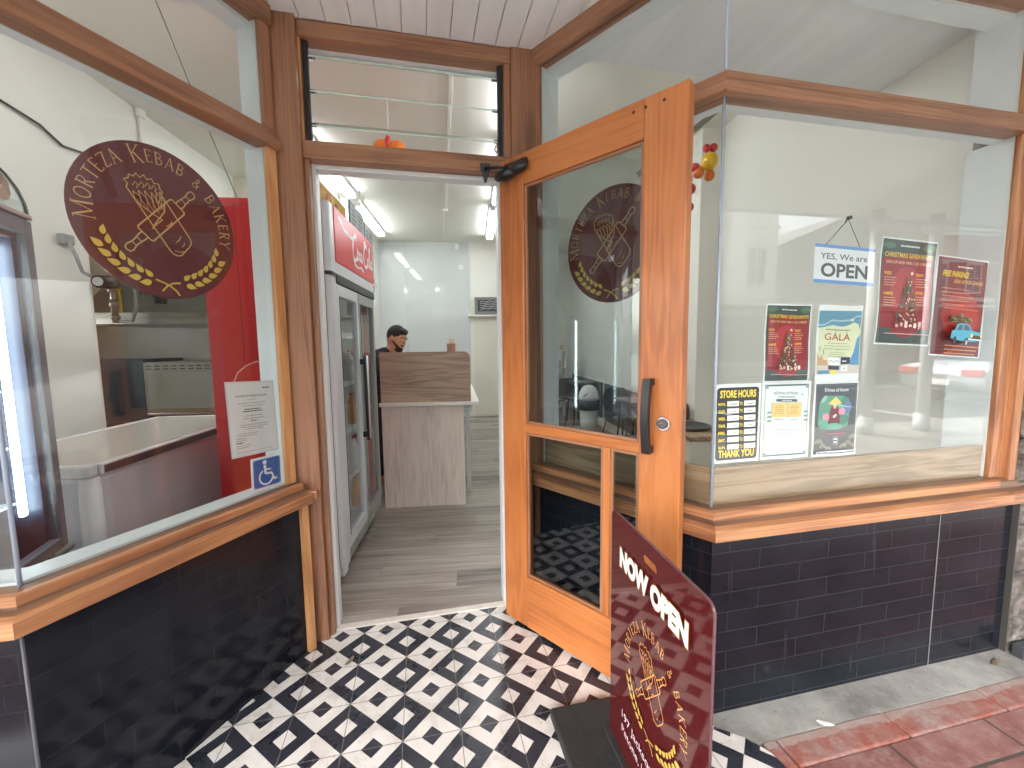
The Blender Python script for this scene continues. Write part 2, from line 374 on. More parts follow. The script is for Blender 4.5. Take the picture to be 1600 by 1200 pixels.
# ================================================================ SETTING
LP = (-.1412, -.0879); LC = (-.5374, -.7275); LF = (-3.4, -.7275)
RP = (.9456, -.0036); RC = (1.368, -.7037); RE = (2.6415, -.7037)
dL = Vector((.5266, .8501)); dR = Vector((.5166, -.8562))
LPX = (LP[0]+dL.x*.045, LP[1]+dL.y*.045)
# ground sheet, road, pavements
mb = MB(); mb.box((-60, -60, -.30), (60, 40, -.26)); struct(mb.build('ground', M_asph))
mb = MB(); mb.box((-50, -14, -.26), (50, -4.6, -.12)); struct(mb.build('road', M_asph))
mb = MB(); mb.box((-50, -1.75, -.25), (50, -.965, -.0045)); struct(mb.build('pavement', M_paver))
mb = MB(); mb.box((-50, -4.4, -.25), (50, -1.752, -.004)); struct(mb.build('outer_pavement', M_conc))
mb = MB(); x = 1.475-.41
k = 0
while x < 5:
    mb.box((x+.003 if k else 1.455, -.961, -.2), (x+.437, -.868, .0-.003*random.random()), .006); x += .44; k += 1
struct(mb.build('paver_row', M_paver2))
mb = MB(); mb.box((-50, -4.6, -.25), (50, -4.4, -.008), .02); struct(mb.build('kerb', M_conc))
mb = MB(); mb.box((-50, -17.4, -.25), (50, -14, -.01), .02); struct(mb.build('far_pavement', M_conc))
mb = MB()
for i in range(-8, 10): mb.box((i*4.2, -9.36, -.118), (i*4.2+2, -9.24, -.1165))
for i in range(-6, 12): mb.box((i*3.1, -6.9, -.118), (i*3.1+.1, -4.7, -.1165))
struct(mb.build('road_markings', mat('road_paint', S(225, 225, 220), .7, var=.1, vs=20)))
mb = MB(); mb.prism([(1.30, -.70), (1.30, -.80), (1.40, -.868), (6, -.868), (6, -.70)], -.2, -.001); struct(mb.build('concrete_strip', M_conc))
# tiled entry floor
mb = MB(); mb.prism([(-3.4, -.70), (-3.4, -1.25), (-.2, -1.25), (1.455, -1.25), (1.463, -.97), (1.452, -.905), (1.41, -.845), (1.34, -.79), (1.34, -.66), (.98, .02), (-.1, .02), (-.5, -.70)], -.2, .002)
struct(mb.build('entry_floor', M_ptile))
mb = MB(); mb.box((-.02, .012, 0), (.815, .05, .008), .003); struct(mb.build('threshold', mat('threshold_strip', S(212, 206, 198), .5, var=.1, vs=30)))
# shop floor (object rotated with the interior)
mb = MB(); mb.prism([(-.03, -.0), (.82, .1), (.955, .115), (1.46, -.5), (2.9, -.36), (2.9, 6.6), (-3.6, 6.6), (-3.6, -.95), (-.45, -.76), (-.03, -.01)], -.12, 0)
o = mb.build('shop_floor', M_plank); o.rotation_euler.z = -TH; struct(o)
mb = MB(); mb.prism([(-3.6, -.70), (-.55, -.70), (-.1, .03), (.95, .03), (1.40, -.68), (3.2, -.68), (3.2, .6), (-3.6, .8)], -.1, -.003); struct(mb.build('sub_floor', M_dark))
def iwall(name, m, *boxes, bev=0):
    b = MB()
    for lo, hi in boxes: b.box(lo, hi, bev)
    o = b.build(name, m); o.rotation_euler.z = -TH; return struct(o)
iwall('back_wall', M_cream, ((-3.6, 5.72, 0), (1.52, 5.85, 3.1)), ((1.48, 5.85, 0), (1.52, 6.5, 3.1)), ((1.48, 6.5, 0), (2.9, 6.6, 3.1)))
iwall('right_wall', M_cream, ((2.62, 1.7, 0), (2.9, 6.55, 3.1)), ((2.80, -.29, 0), (2.9, 1.7, 3.1)))
iwall('left_wall', M_cream, ((-1.95, -.85, 0), (-1.85, 1.2, 3.1)), ((-1.95, 1.2, 1.95), (-1.85, 3.0, 3.1)), ((-1.05, 3.08, 0), (-.95, 5.72, 3.1)))
iwall('kitchen_wall', mat('splashback', S(214, 208, 192), .35, var=.05, vs=2), ((-3.5, 3.0, 0), (-.95, 3.08, 3.1)), ((-3.5, .9, 0), (-3.42, 3.0, 3.1)), ((-3.42, 1.05, 0), (-1.95, 1.2, 3.1)))
iwall('shop_ceiling', M_ceil_in, ((-3.6, -1.1, 3.1), (3.1, 6.6, 3.2)))
mb = MB(); mb.box((.2675, 0, 3.08), (.29, 5.72, 3.1)); mb.box((-2.0, 1.72, 3.085), (-.6, 1.75, 3.1)); mb.box((.92, 0, 3.09), (.94, 5.72, 3.1))
M_batten = mat('batten_paint', S(232, 230, 220), .6)
glossy = mat('gloss_panel', S(206, 210, 210), .03, var=.01, vs=2)
iwall('wall_panel', glossy, ((-.949, 5.70, .1), (-.5, 5.72, 3.09)), ((-.497, 5.70, .1), (.60, 5.72, 3.09)))
# wall over the shopfront (inside face of the parapet) and the front pieces
mb = MB(); mb.sweep([LF, LC, LPX], [(-.08, 2.572), (.02, 2.572), (.02, 3.25), (-.08, 3.25)])
struct(mb.build('upper_wall', M_cream))
mb = MB(); mb.sweep([RP, RC, (3.4, RC[1])], [(-.08, 2.572), (.02, 2.572), (.02, 3.25), (-.08, 3.25)]); mb.box((-.13, -.02, 2.572), (.95, .08, 3.25)); struct(mb.build('upper_wall', M_cream))
# entry ceiling boards running into the shop
mb = MB(); x = -3.4
while x < 3.3:
    mb.box((x+.001, -.86, 2.572), (x+.0955, .02 if -.2 < x < 1.0 else -.6, 2.59), .0025); x += .097
mb.box((-3.4, -.9, 2.592), (3.3, .02, 2.6)); struct(mb.build('entry_ceiling', M_soffit))
# verandah over the pavement
t = thing('verandah', 'grey painted verandah roof over the pavement on round posts', 'verandah', (0, 0, 0))
mb = MB(); mb.box((-9, -4.3, 3.0), (13, -.87, 3.06)); mb.box((-9, -.87, 2.6), (13, -.84, 3.3)); mb.build('soffit', mat('verandah_paint', S(212, 211, 204), .6, var=.02, vs=1), t)
mb = MB(); mb.box((-9, -4.36, 2.985), (13, -4.3, 3.35)); mb.build('fascia', mat('fascia_paint', S(150, 150, 148), .6), t)
for xx in (-8.4, 6.38, 7.4):
    mb = MB(); mb.cyl((xx, -4.0, -.02), (xx, -4.0, 2.999), .075, n=20); mb.cyl((xx, -4, -.02), (xx, -4, .25), .1, .085, n=20); mb.cyl((xx, -4, 2.75), (xx, -4, 2.9), .08, .12, n=20)
    mb.build('post', mat('post_paint', S(196, 200, 202), .5), t)
# buildings over the road
def building(name, label, x0, x1, y, h, wallc, rows, gable=None, wcol=S(60, 66, 74), trim=S(200, 196, 186), win=(1.1, 1.6), cornice=True):
    t = thing(name, label, 'building', ((x0+x1)/2, y, 0)); a, b = (x0-x1)/2, (x1-x0)/2
    wm = mat(name+'_wall_'+str(int(x0*10)), wallc, .8, var=.06, vs=1.5); tm = mat(name+'_trim_'+str(int(x0*10)), trim, .7); gm = mat('far_window', wcol, .15)
    mb = MB()
    if gable:
        mb.prism([(a, 0), (b, 0), (b, gable[2]), (gable[1], gable[3]), (a, gable[0])], -6, 0, M=Matrix.Rotation(R(90), 4, 'X') @ Matrix.Translation((0, 0, 0)))
        for v in mb.bm.verts: v.co.y = -abs(v.co.y)
    else: mb.box((a, -8, 0), (b, 0, h))
    mb.build('wall', wm, t)
    if cornice:
        mb = MB(); mb.box((a-.15, .0, h-.55), (b+.25, .3, h-.35), .03); mb.box((a-.3, .0, h-.35), (b+.4, .45, h-.2), .03); mb.box((a, .0, h-2.0), (b+.1, .12, h-1.85), .02); mb.box((a, .0, 3.4), (b+.1, .2, 3.65), .03)
        mb.build('cornice', tm, t)
    for (z0, n) in rows:
        for i in range(n):
            cxx = a+(i+.5)*(b-a)/n
            mb = MB(); ww, hh = win
            mb.box((cxx-ww/2-.12, .0, z0-.12), (cxx+ww/2+.12, .06, z0), .01); mb.box((cxx-ww/2-.12, 0, z0+hh), (cxx+ww/2+.12, .1, z0+hh+.15), .01)
            for s_ in (-1, 1): mb.box((cxx+s_*(ww/2+.06)-.06, 0, z0), (cxx+s_*(ww/2+.06)+.06, .05, z0+hh))
            mb.box((cxx-.02, .01, z0), (cxx+.02, .04, z0+hh)); mb.box((cxx-ww/2, .01, z0+hh/2-.02), (cxx+ww/2, .04, z0+hh/2+.02))
            f = mb.build('window', tm, t); mb = MB(); mb.box((cxx-ww/2, .002, z0), (cxx+ww/2, .012, z0+hh)); mb.build('pane', gm, f)
    mb = MB(); mb.box((a+.3, 0, .3), (b-.3, .02, 2.6)); mb.build('shopfront_glass', gm, t)
    mb = MB(); mb.box((a, .02, 2.9), (b, 2.2, 3.05)); mb.build('awning', tm, t)
    return t
building('ornate_building', 'white ornate two storey building with a heavy cornice across the road', 6, 18.1, -17.6, 8.9, S(214, 212, 204), [(4.2, 5)], win=(1.0, 1.7))
building('gabled_building', 'plain grey gabled building across the road beside the ornate one', 18.2, 27.5, -17.7, 6, S(128, 126, 120), [], gable=(6.1, 1.2, 7.7, 8.4), cornice=False)
building('red_building', 'dull red two storey shop building with tall windows across the road', 27.6, 38, -17.6, 7.6, S(150, 92, 80), [(4, 4)], win=(1.0, 1.5))
building('cream_building', 'cream two storey shop row straight across the road', -8, 5.8, -17.6, 7.2, S(206, 200, 184), [(4.1, 5)])
building('brick_building', 'brown brick shop building far left across the road', -22, -8.3, -17.6, 6.2, S(150, 112, 92), [(3.9, 5)])
# ================================================================ SHOPFRONT
def sweepo(name, m, path, prof, parent): return MB().sweep(path, prof).build(name, m, parent)
P_sill = [(-.05, .648), (.0645, .648), (.0645, .6925), (.046, .697), (.043, .700), (.040, .720), (.034, .7255), (.0, .7308), (-.05, .7308)]
P_bead = [(.0305, .7265), (.0305, .7305), (.0435, .7285), (.0465, .7255), (.0465, .7035), (.0432, .7035), (.0412, .7215), (.0345, .7265)]  # swept in lighter timber, so the edge highlight sits in the colour
P_nose = [(.065, .648), (.0875, .648), (.09, .6505), (.09, .6865), (.0875, .689), (.065, .6925)]
P_tran = [(-.035, 2.052), (.030, 2.052), (.036, 2.057), (.036, 2.082), (.030, 2.087), (.016, 2.089), (.014, 2.122), (-.035, 2.125)]
P_head = [(-.035, 2.502), (.02, 2.502), (.026, 2.506), (.026, 2.5715), (-.035, 2.5715)]
P_wall = [(-.04, -.05), (.04, -.05), (.04, .648), (-.04, .648)]
P_pane = lambda a, b: [(-.005, a), (0, a), (0, b), (-.005, b)]
def shop_window(label, wlabel, path, corner, segs, board, group=None):
    t = thing('shop_window', label, 'shop window', (corner[0], corner[1], .648)); inv = Matrix.Translation(-Vector(t.location))
    def fix(o):
        o.matrix_parent_inverse = inv; return o
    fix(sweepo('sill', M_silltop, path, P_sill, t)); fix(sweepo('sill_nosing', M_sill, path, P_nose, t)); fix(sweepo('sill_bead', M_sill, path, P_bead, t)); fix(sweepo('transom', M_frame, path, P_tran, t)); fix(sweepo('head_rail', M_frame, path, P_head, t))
    for s in segs:
        for a, b in ((.7308, 2.052), (2.125, 2.502)): fix(sweepo('glass_pane', M_glass, s, P_pane(a, b), t))
    for a, b in ((.7308, 2.052), (2.125, 2.502)):
        mb = MB(); mb.cyl((*corner, a), (*corner, b), .0048, n=10); fix(mb.build('corner_joint', M_seal, t))
    fix(sweepo('lining', M_lining, path, [(-.11, 2.486), (-.036, 2.486), (-.036, 2.60), (-.11, 2.60)], t))
    fix(sweepo('lining', M_lining, path, [(-.075, 2.05), (-.036, 2.05), (-.036, 2.127), (-.075, 2.127)], t))
    if board:
        fix(sweepo('timber_board', M_oak, path, [(-.036, .7312), (-.014, .7312), (-.014, .858), (-.036, .858)], t))
        fix(sweepo('inner_sill', M_white, path, [(-.20, .70), (-.0365, .70), (-.0365, .7305), (-.20, .7305)], t))
    else: fix(sweepo('inner_sill', M_lining, path, [(-.085, .70), (-.0505, .70), (-.0505, .738), (-.085, .738)], t)); fix(sweepo('inner_sill', M_lining, path, [(-.0504, .7309), (-.006, .7309), (-.006, .738), (-.0504, .738)], t))
    wl = MB().sweep(path, P_wall).build('tiled_wall', M_tile if board else M_tile_dark); tag(wl, wlabel, 'low wall')
    return t, fix
RPX = (RP[0]+dR.x*.015, RP[1]+dR.y*.015)
tR, fixR = shop_window('right hand shop window with posters and a timber board behind its glass', 'low wall of black brick tiles below the window with the posters',
    [RPX, RC, RE], RC, [[RPX, (RC[0]-dR.x*.004, RC[1]-dR.y*.004)], [(RC[0]+.004, RC[1]), RE]], True)
tL, fixL = shop_window('left hand shop window with the round maroon sign and a chest freezer behind', 'low wall of glossy black tiles below the left shop window',
    [LF, LC, LPX], LC, [[LF, (LC[0]-.004, LC[1])], [(LC[0]+dL.x*.004, LC[1]+dL.y*.004), LPX]], False)
# end jambs of the windows
def obox(p, d, s0, s1, o0, o1, z0, z1, mb, bev=.002):   # box along direction d, offsets to the street side
    n = Vector((d.y, -d.x)); a = math.atan2(d.y, d.x)
    M = Matrix.Translation((p[0], p[1], 0)) @ Matrix.Rotation(a, 4, 'Z')
    mb.box((s0, -o1, z0), (s1, -o0, z1), bev, M=M, ax=2)
for z0, z1 in ((.7308, 2.052), (2.125, 2.502)):
    mb = MB(); obox(LP, dL, .0, .042, -.0045, .014, z0, z1, mb); fixL(mb.build('jamb', M_pale if z0 < 1 else M_frame, tL))
    mb = MB(); obox(LP, dL, .0, .02, -.10, -.006, z0, z1, mb); fixL(mb.build('lining', M_lining, tL))
    mb = MB(); obox(RP, dR, -.03, .045, -.0045, .014, z0, z1, mb); fixR(mb.build('jamb', M_frame, tR))
    mb = MB(); obox(RP, dR, .0, .045, -.115, -.006, z0, z1, mb); fixR(mb.build('lining', M_lining, tR))
    mb = MB(); mb.box((2.6415, -.7037-.012, z0), (2.69, -.69, z1), .002, 2); mb.box((2.69, -.7037+.03, z0), (2.715, -.68, z1), .001, 2); fixR(mb.build('jamb', M_sill, tR))
    mb = MB(); mb.box((2.635, -.697, z0), (2.66, -.55, z1), .002, 2); fixR(mb.build('lining', M_lining, tR))
mb = MB(); mb.box((2.705, -.80+.06, .7), (2.7425, -.66, 2.56), .004, 2); mb.box((2.692, -.715, .6905), (2.7045, -.66, 2.56), .002, 2); tag(mb.build('post', M_sill), 'pale timber post at the right end of the street window', 'post')
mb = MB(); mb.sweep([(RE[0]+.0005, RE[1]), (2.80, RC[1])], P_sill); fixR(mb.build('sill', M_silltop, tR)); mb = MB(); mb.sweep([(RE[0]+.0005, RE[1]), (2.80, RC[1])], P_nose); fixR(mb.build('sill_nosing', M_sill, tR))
mb = MB(); mb.sweep([RE, (2.735, RC[1])], P_wall); w_ = mb.build('tiled_wall', M_tile); tag(w_, 'narrow strip of black tiles at the right end of the low wall', 'low wall')
mb = MB(); mb.box((2.7355, -.765, -.05), (2.741, -.66, .6475), .002); tag(mb.build('trim_strip', mat('bronze_trim', S(90, 88, 86), .4, .4)), 'thin dark metal trim strip closing the end of the black tiles', 'trim')
mb = MB(); mb.box((2.346, -.7465, -.0), (2.3485, -.7444, .648)); tag(mb.build('tile_joint_strip', mat('grey_joint', S(128, 126, 126), .6)), 'pale vertical joint line near the right end of the black tiles', 'joint')
# corner trim strips of the tiled walls
mb = MB(); c_ = Vector((LC[0], LC[1])); mm = (Vector((0, -1))+Vector((dL.y, -dL.x))).normalized(); q = c_+mm*.0425
mb.cyl((q.x, q.y, 0), (q.x, q.y, .648), .004, n=8); tag(mb.build('corner_strip', mat('dark_joint', S(84, 84, 88), .6)), 'grey sealant strip on the corner of the black tiles at lower left', 'joint')
# stone pillar
mb = MB()
rr = random.Random(3)
z = -.05
while z < 3.2:
    h = .16+rr.random()*.08; mb.box((2.744, -.755-rr.random()*.012, z), (3.6, -.5, min(z+h, 3.25)), .02); z += h+.004
o = mb.build('stone_pillar', M_stone); tag(o, 'rough grey stone pillar at the right edge of the shopfront', 'pillar')
mb = MB(); mb.box((2.744, -.815, -.01), (3.6, -.775, .05), .006); tag(mb.build('drain_channel', M_dark), 'dark metal strip along the foot of the stone pillar', 'strip')
# ---- door frame
tF = thing('door_frame', 'red brown timber frame around the open shop door', 'door frame', (.4, 0, 0))
iF = Matrix.Translation((-.4, 0, 0))
def F(name, m, lo, hi, bev=.003, ax=None, par=None):
    o = MB().box(lo, hi, bev, ax).build(name, m, par or tF); o.matrix_parent_inverse = iF; return o
F('post', M_frame, (-.122, -.042, 0), (-.0203, .09, 2.5715), ax=2)
F('post', M_frame, (.838, -.03, 0), (.950, .09, 2.5715), ax=2)
F('jamb', M_frame, (-.0203, -.012, 0), (-.001, .035, 2.05), ax=2)
F('jamb', M_frame, (.7925, -.012, 0), (.838, .035, 2.05), ax=2)
F('head', M_frame, (-.0203, -.022, 2.05), (.838, .06, 2.118), ax=0)
F('door_stop', M_white, (-.008, .0355, 0), (.012, .10, 2.05), ax=2); F('door_stop', M_white, (.782, .0355, 0), (.815, .10, 2.05), ax=2); F('door_stop', M_white, (.012, .0355, 2.03), (.782, .10, 2.0495), ax=0)
mb = MB(); obox(LP, dL, .018, .05, .041, .062, .0, .6475, mb); tag(mb.build('cover_strip', M_pale), 'pale timber strip covering the joint between black tiles and left post', 'trim')
mb = MB(); mb.box((-.118, -.075, .652), (-.03, -.031, .690), .003, 0); o = mb.build('sill_end', M_sill); tag(o, 'short end block of the left sill across the door post', 'sill block')
# ---- louvre window over the door
tV = thing('louvre_window', 'louvre window of four open glass blades above the door', 'louvre window', (.4, 0, 2.118)); iV = Matrix.Translation((-.4, 0, -2.118))
def V_(o): o.matrix_parent_inverse = iV; return o
mb = MB(); mb.box((-.0203, -.018, 2.512), (.838, .06, 2.5715), .002, 0); V_(mb.build('head_rail', M_frame, tV))
mb = MB(); mb.box((-.0203, -.010, 2.1185), (-.012, .05, 2.5115), .001, 2); V_(mb.build('bead', M_pale, tV))
mb = MB(); mb.box((.808, -.010, 2.1185), (.838, .05, 2.5115), .002, 2); V_(mb.build('bead', M_frame, tV))
mb = MB(); mb.box((-.012, .045, 2.1185), (-.008, .1, 2.5115)); mb.box((.803, .045, 2.1185), (.8075, .1, 2.5115)); mb.box((-.012, .06, 2.50), (.808, .1, 2.5115)); V_(mb.build('lining', M_white, tV))
for x0, sx in ((-.0075, 1), (.8025, -1)):
    mb = MB(); a, b = sorted((x0, x0+sx*.018)); mb.box((a, .0, 2.122), (b, .035, 2.508), .004); mb.box((x0+sx*.02-.001, .004, 2.124), (x0+sx*.02+.001, .008, 2.505))
    rl = V_(mb.build('rail', M_black, tV))
    for zc in (2.457, 2.328, 2.199):
        mb = MB(); M = Matrix.Translation((x0+sx*.018, .018, zc)) @ Matrix.Rotation(R(-61), 4, 'X')
        a, b = sorted((0, sx*.022)); mb.box((a, -.004, -.03), (b, .009, .03), .003, M=M); M2 = Matrix.Translation((x0+sx*.034, .018, zc)) @ Matrix.Rotation(R(-61), 4, 'X'); mb.box((-.006, -.003, -.01), (.006, .007, .012), .002, M=M2)
        mb.build('blade_clip', M_black, rl)
mb = MB(); mb.tube([(.772, -.004, 2.19), (.778, -.01, 2.15), (.770, -.012, 2.135), (.764, -.006, 2.15), (.770, -.002, 2.17)], .0025, 8); V_(mb.build('cord_loop', M_black, tV))
SL = R(29)
for zc in (2.457, 2.328, 2.199):
    mb = MB(); M = Matrix.Translation((.3975, .018, zc)) @ Matrix.Rotation(SL, 4, 'X')
    mb.box((-.372, -.075, -.0022), (.372, .075, .0022), M=M, mi=0)
    for f in mb.bm.faces:
        n_ = f.calc_center_median()
    for f in mb.bm.faces:
        if f.calc_area() < .01: f.material_index = 1
    V_(mb.build('glass_blade', [M_glass, M_edge], tV))
# ---- the open door
DA = R(-56.5)
tD = thing('shop_door', 'open varnished orange timber door with tall glass panes', 'door', (.79, -.06, .018), DA)
H0, H1 = 0, 2.05
# local: x along the leaf from the hinge, y thickness (0 .. .042 towards the shop side), z up ; the side facing the camera is y<0
def Dp(name, m, lo, hi, bev=.003, ax=None, par=None): return MB().box(lo, hi, bev, ax).build(name, m, par or tD)
Y0, Y1 = -.021, .021
LW = .805
Dp('stile', M_door, (.0, Y0, H0), (.135, Y1, H1), .004, 2); Dp('stile', M_door, (.662, Y0, H0), (LW, Y1, H1), .004, 2)
Dp('top_rail', M_door, (.135, Y0, 1.925), (.662, Y1, H1), .002, 0); Dp('bottom_rail', M_door, (.135, Y0, H0), (.662, Y1, .238), .002, 0)
Dp('middle_rail', M_door, (.135, Y0+.004, .893), (.662, Y1-.004, .931), .004, 0); Dp('mullion', M_door, (.518, Y0+.004, .238), (.548, Y1-.004, .893), .004, 2)
mb = MB()
def beads(x0, x1, z0, z1):
    wd = .011
    for lo, hi, ax in (((x0, Y0+.008, z0), (x0+wd, Y0+.018, z1), 2), ((x1-wd, Y0+.008, z0), (x1, Y0+.018, z1), 2), ((x0+wd, Y0+.008, z0), (x1-wd, Y0+.018, z0+wd), 0), ((x0+wd, Y0+.008, z1-wd), (x1-wd, Y0+.018, z1), 0)):
        mb.box(lo, hi, .002, ax)
beads(.1355, .6615, .9315, 1.9245); beads(.1355, .5175, .2385, .8925); beads(.5485, .6615, .2385, .8925)
mb.build('glazing_bead', M_frame, tD)
for x0, x1, z0, z1 in ((.136, .661, .932, 1.924), (.136, .517, .239, .892), (.549, .661, .239, .892)): Dp('glass_pane', M_dglass, (x0, -.0015, z0), (x1, .0035, z1), 0)
# pull handle (arched black bar on two feet)
mb = MB(); n = 16; A = []; 
prof_in = []; prof_out = []
for i in range(n+1):
    a = i/n; z = .906+a*.250; bow = .014*math.sin(math.pi*a)
    prof_out.append((-.056-bow, z)); prof_in.append((-.040-bow*.9, z))
pts = prof_out+list(reversed(prof_in)); t_ = bmesh.new()
vs = [[t_.verts.new((xx, y, z)) for y, z in pts] for xx in (.690, .716)]
k = len(pts)
for i in range(n):
    for j in (0, 1): t_.faces.new([vs[j][i], vs[j][i+1], vs[j][k-2-i], vs[j][k-1-i]])
    t_.faces.new([vs[0][i], vs[0][i+1], vs[1][i+1], vs[1][i]]); t_.faces.new([vs[0][k-1-i], vs[0][k-2-i], vs[1][k-2-i], vs[1][k-1-i]])
t_.faces.new([vs[0][0], vs[0][k-1], vs[1][k-1], vs[1][0]]); t_.faces.new([vs[0][n], vs[0][n+1], vs[1][n+1], vs[1][n]])
mb._merge(t_)
for z in (.906, 1.134): mb.box((.690, -.044, z), (.716, -.0212, z+.022), .002)
mb.build('handle', M_black, tD)
mb = MB(); mb.cyl((.748, -.0212, 1.008), (.748, -.027, 1.008), .024, .022, 32); mb.cyl((.748, -.0271, 1.008), (.748, -.030, 1.008), .015, .014, 24); mb.box((.7465, -.0315, .999), (.7495, -.0301, 1.017)); mb.box((.739, -.0313, 1.007), (.7463, -.0302, 1.011)); lk = mb.build('lock', M_chrome, tD); mb = MB(); mb.box((.7455, -.0325, .996), (.7485, -.0316, 1.020)); mb.box((.737, -.0325, 1.006), (.759, -.0316, 1.0095)); mb.cyl((.748, -.0302, 1.008), (.748, -.0312, 1.008), .0165, n=24); mb.build('keyhole', mat('dark_metal', S(92, 88, 88), .35, .8), lk)
mb = MB(); mb.box((.8052, -.007, .96), (.8065, .007, 1.06), .0005); mb.build('strike_plate', mat('worn_brass', S(150, 120, 96), .5, .5), tD)
mb = MB()
for x, z in ((.729, 2.028), (.668, 2.03), (.626, 2.03)): mb.cyl((x, -.0212, z-.01), (x, -.0225, z-.01), .005, n=12)
mb.build('plug', mat('dark_plug', S(60, 30, 20), .6), tD)
# door closer: body on the top rail, arm back to the frame head
M = Matrix.Rotation(R(0), 4, 'Z')
mb = MB(); mb.ball((.062, -.052, 1.975), (.058, .028, .026), 20); mb.ball((.125, -.047, 1.985), (.055, .024, .022), 20); mb.box((.04, -.040, 1.985), (.165, -.0212, 2.022), .004)
mb.box((.075, -.079, 1.988), (.105, -.073, 1.995), .001)
cl = mb.build('door_closer', mat('closer_black', S(32, 32, 36), .3), tD)
# arm + bracket in door-local coordinates
def dl(x, y, z):
    return Matrix.Rotation(-DA, 4, 'Z') @ (Vector((x, y, z))-Vector((.79, -.06, .018)))
mb = MB(); mb.tube([dl(.79, -.10, 2.035), dl(.765, -.07, 2.05), dl(.72, -.045, 2.053)], .006, 8); mb.tube([dl(.72, -.045, 2.053), dl(.715, -.035, 2.05)], .008, 8); mb.build('arm', M_black, cl)
tb = thing('closer_bracket', 'small dark bracket of the door closer hanging under the frame head', 'bracket', (.717, -.03, 2.05))
mb = MB(); mb.box((-.022, -.002, -.004), (.022, .006, .03), .002); mb.prism([(-.019, 0), (-.004, -.052), (.004, -.052), (.019, 0)], -.004, .004, M=Matrix.Rotation(R(90), 4, 'X')); mb.cyl((0, -.008, -.016), (0, .006, -.016), .007, n=12); mb.build('plate', M_dark, tb)
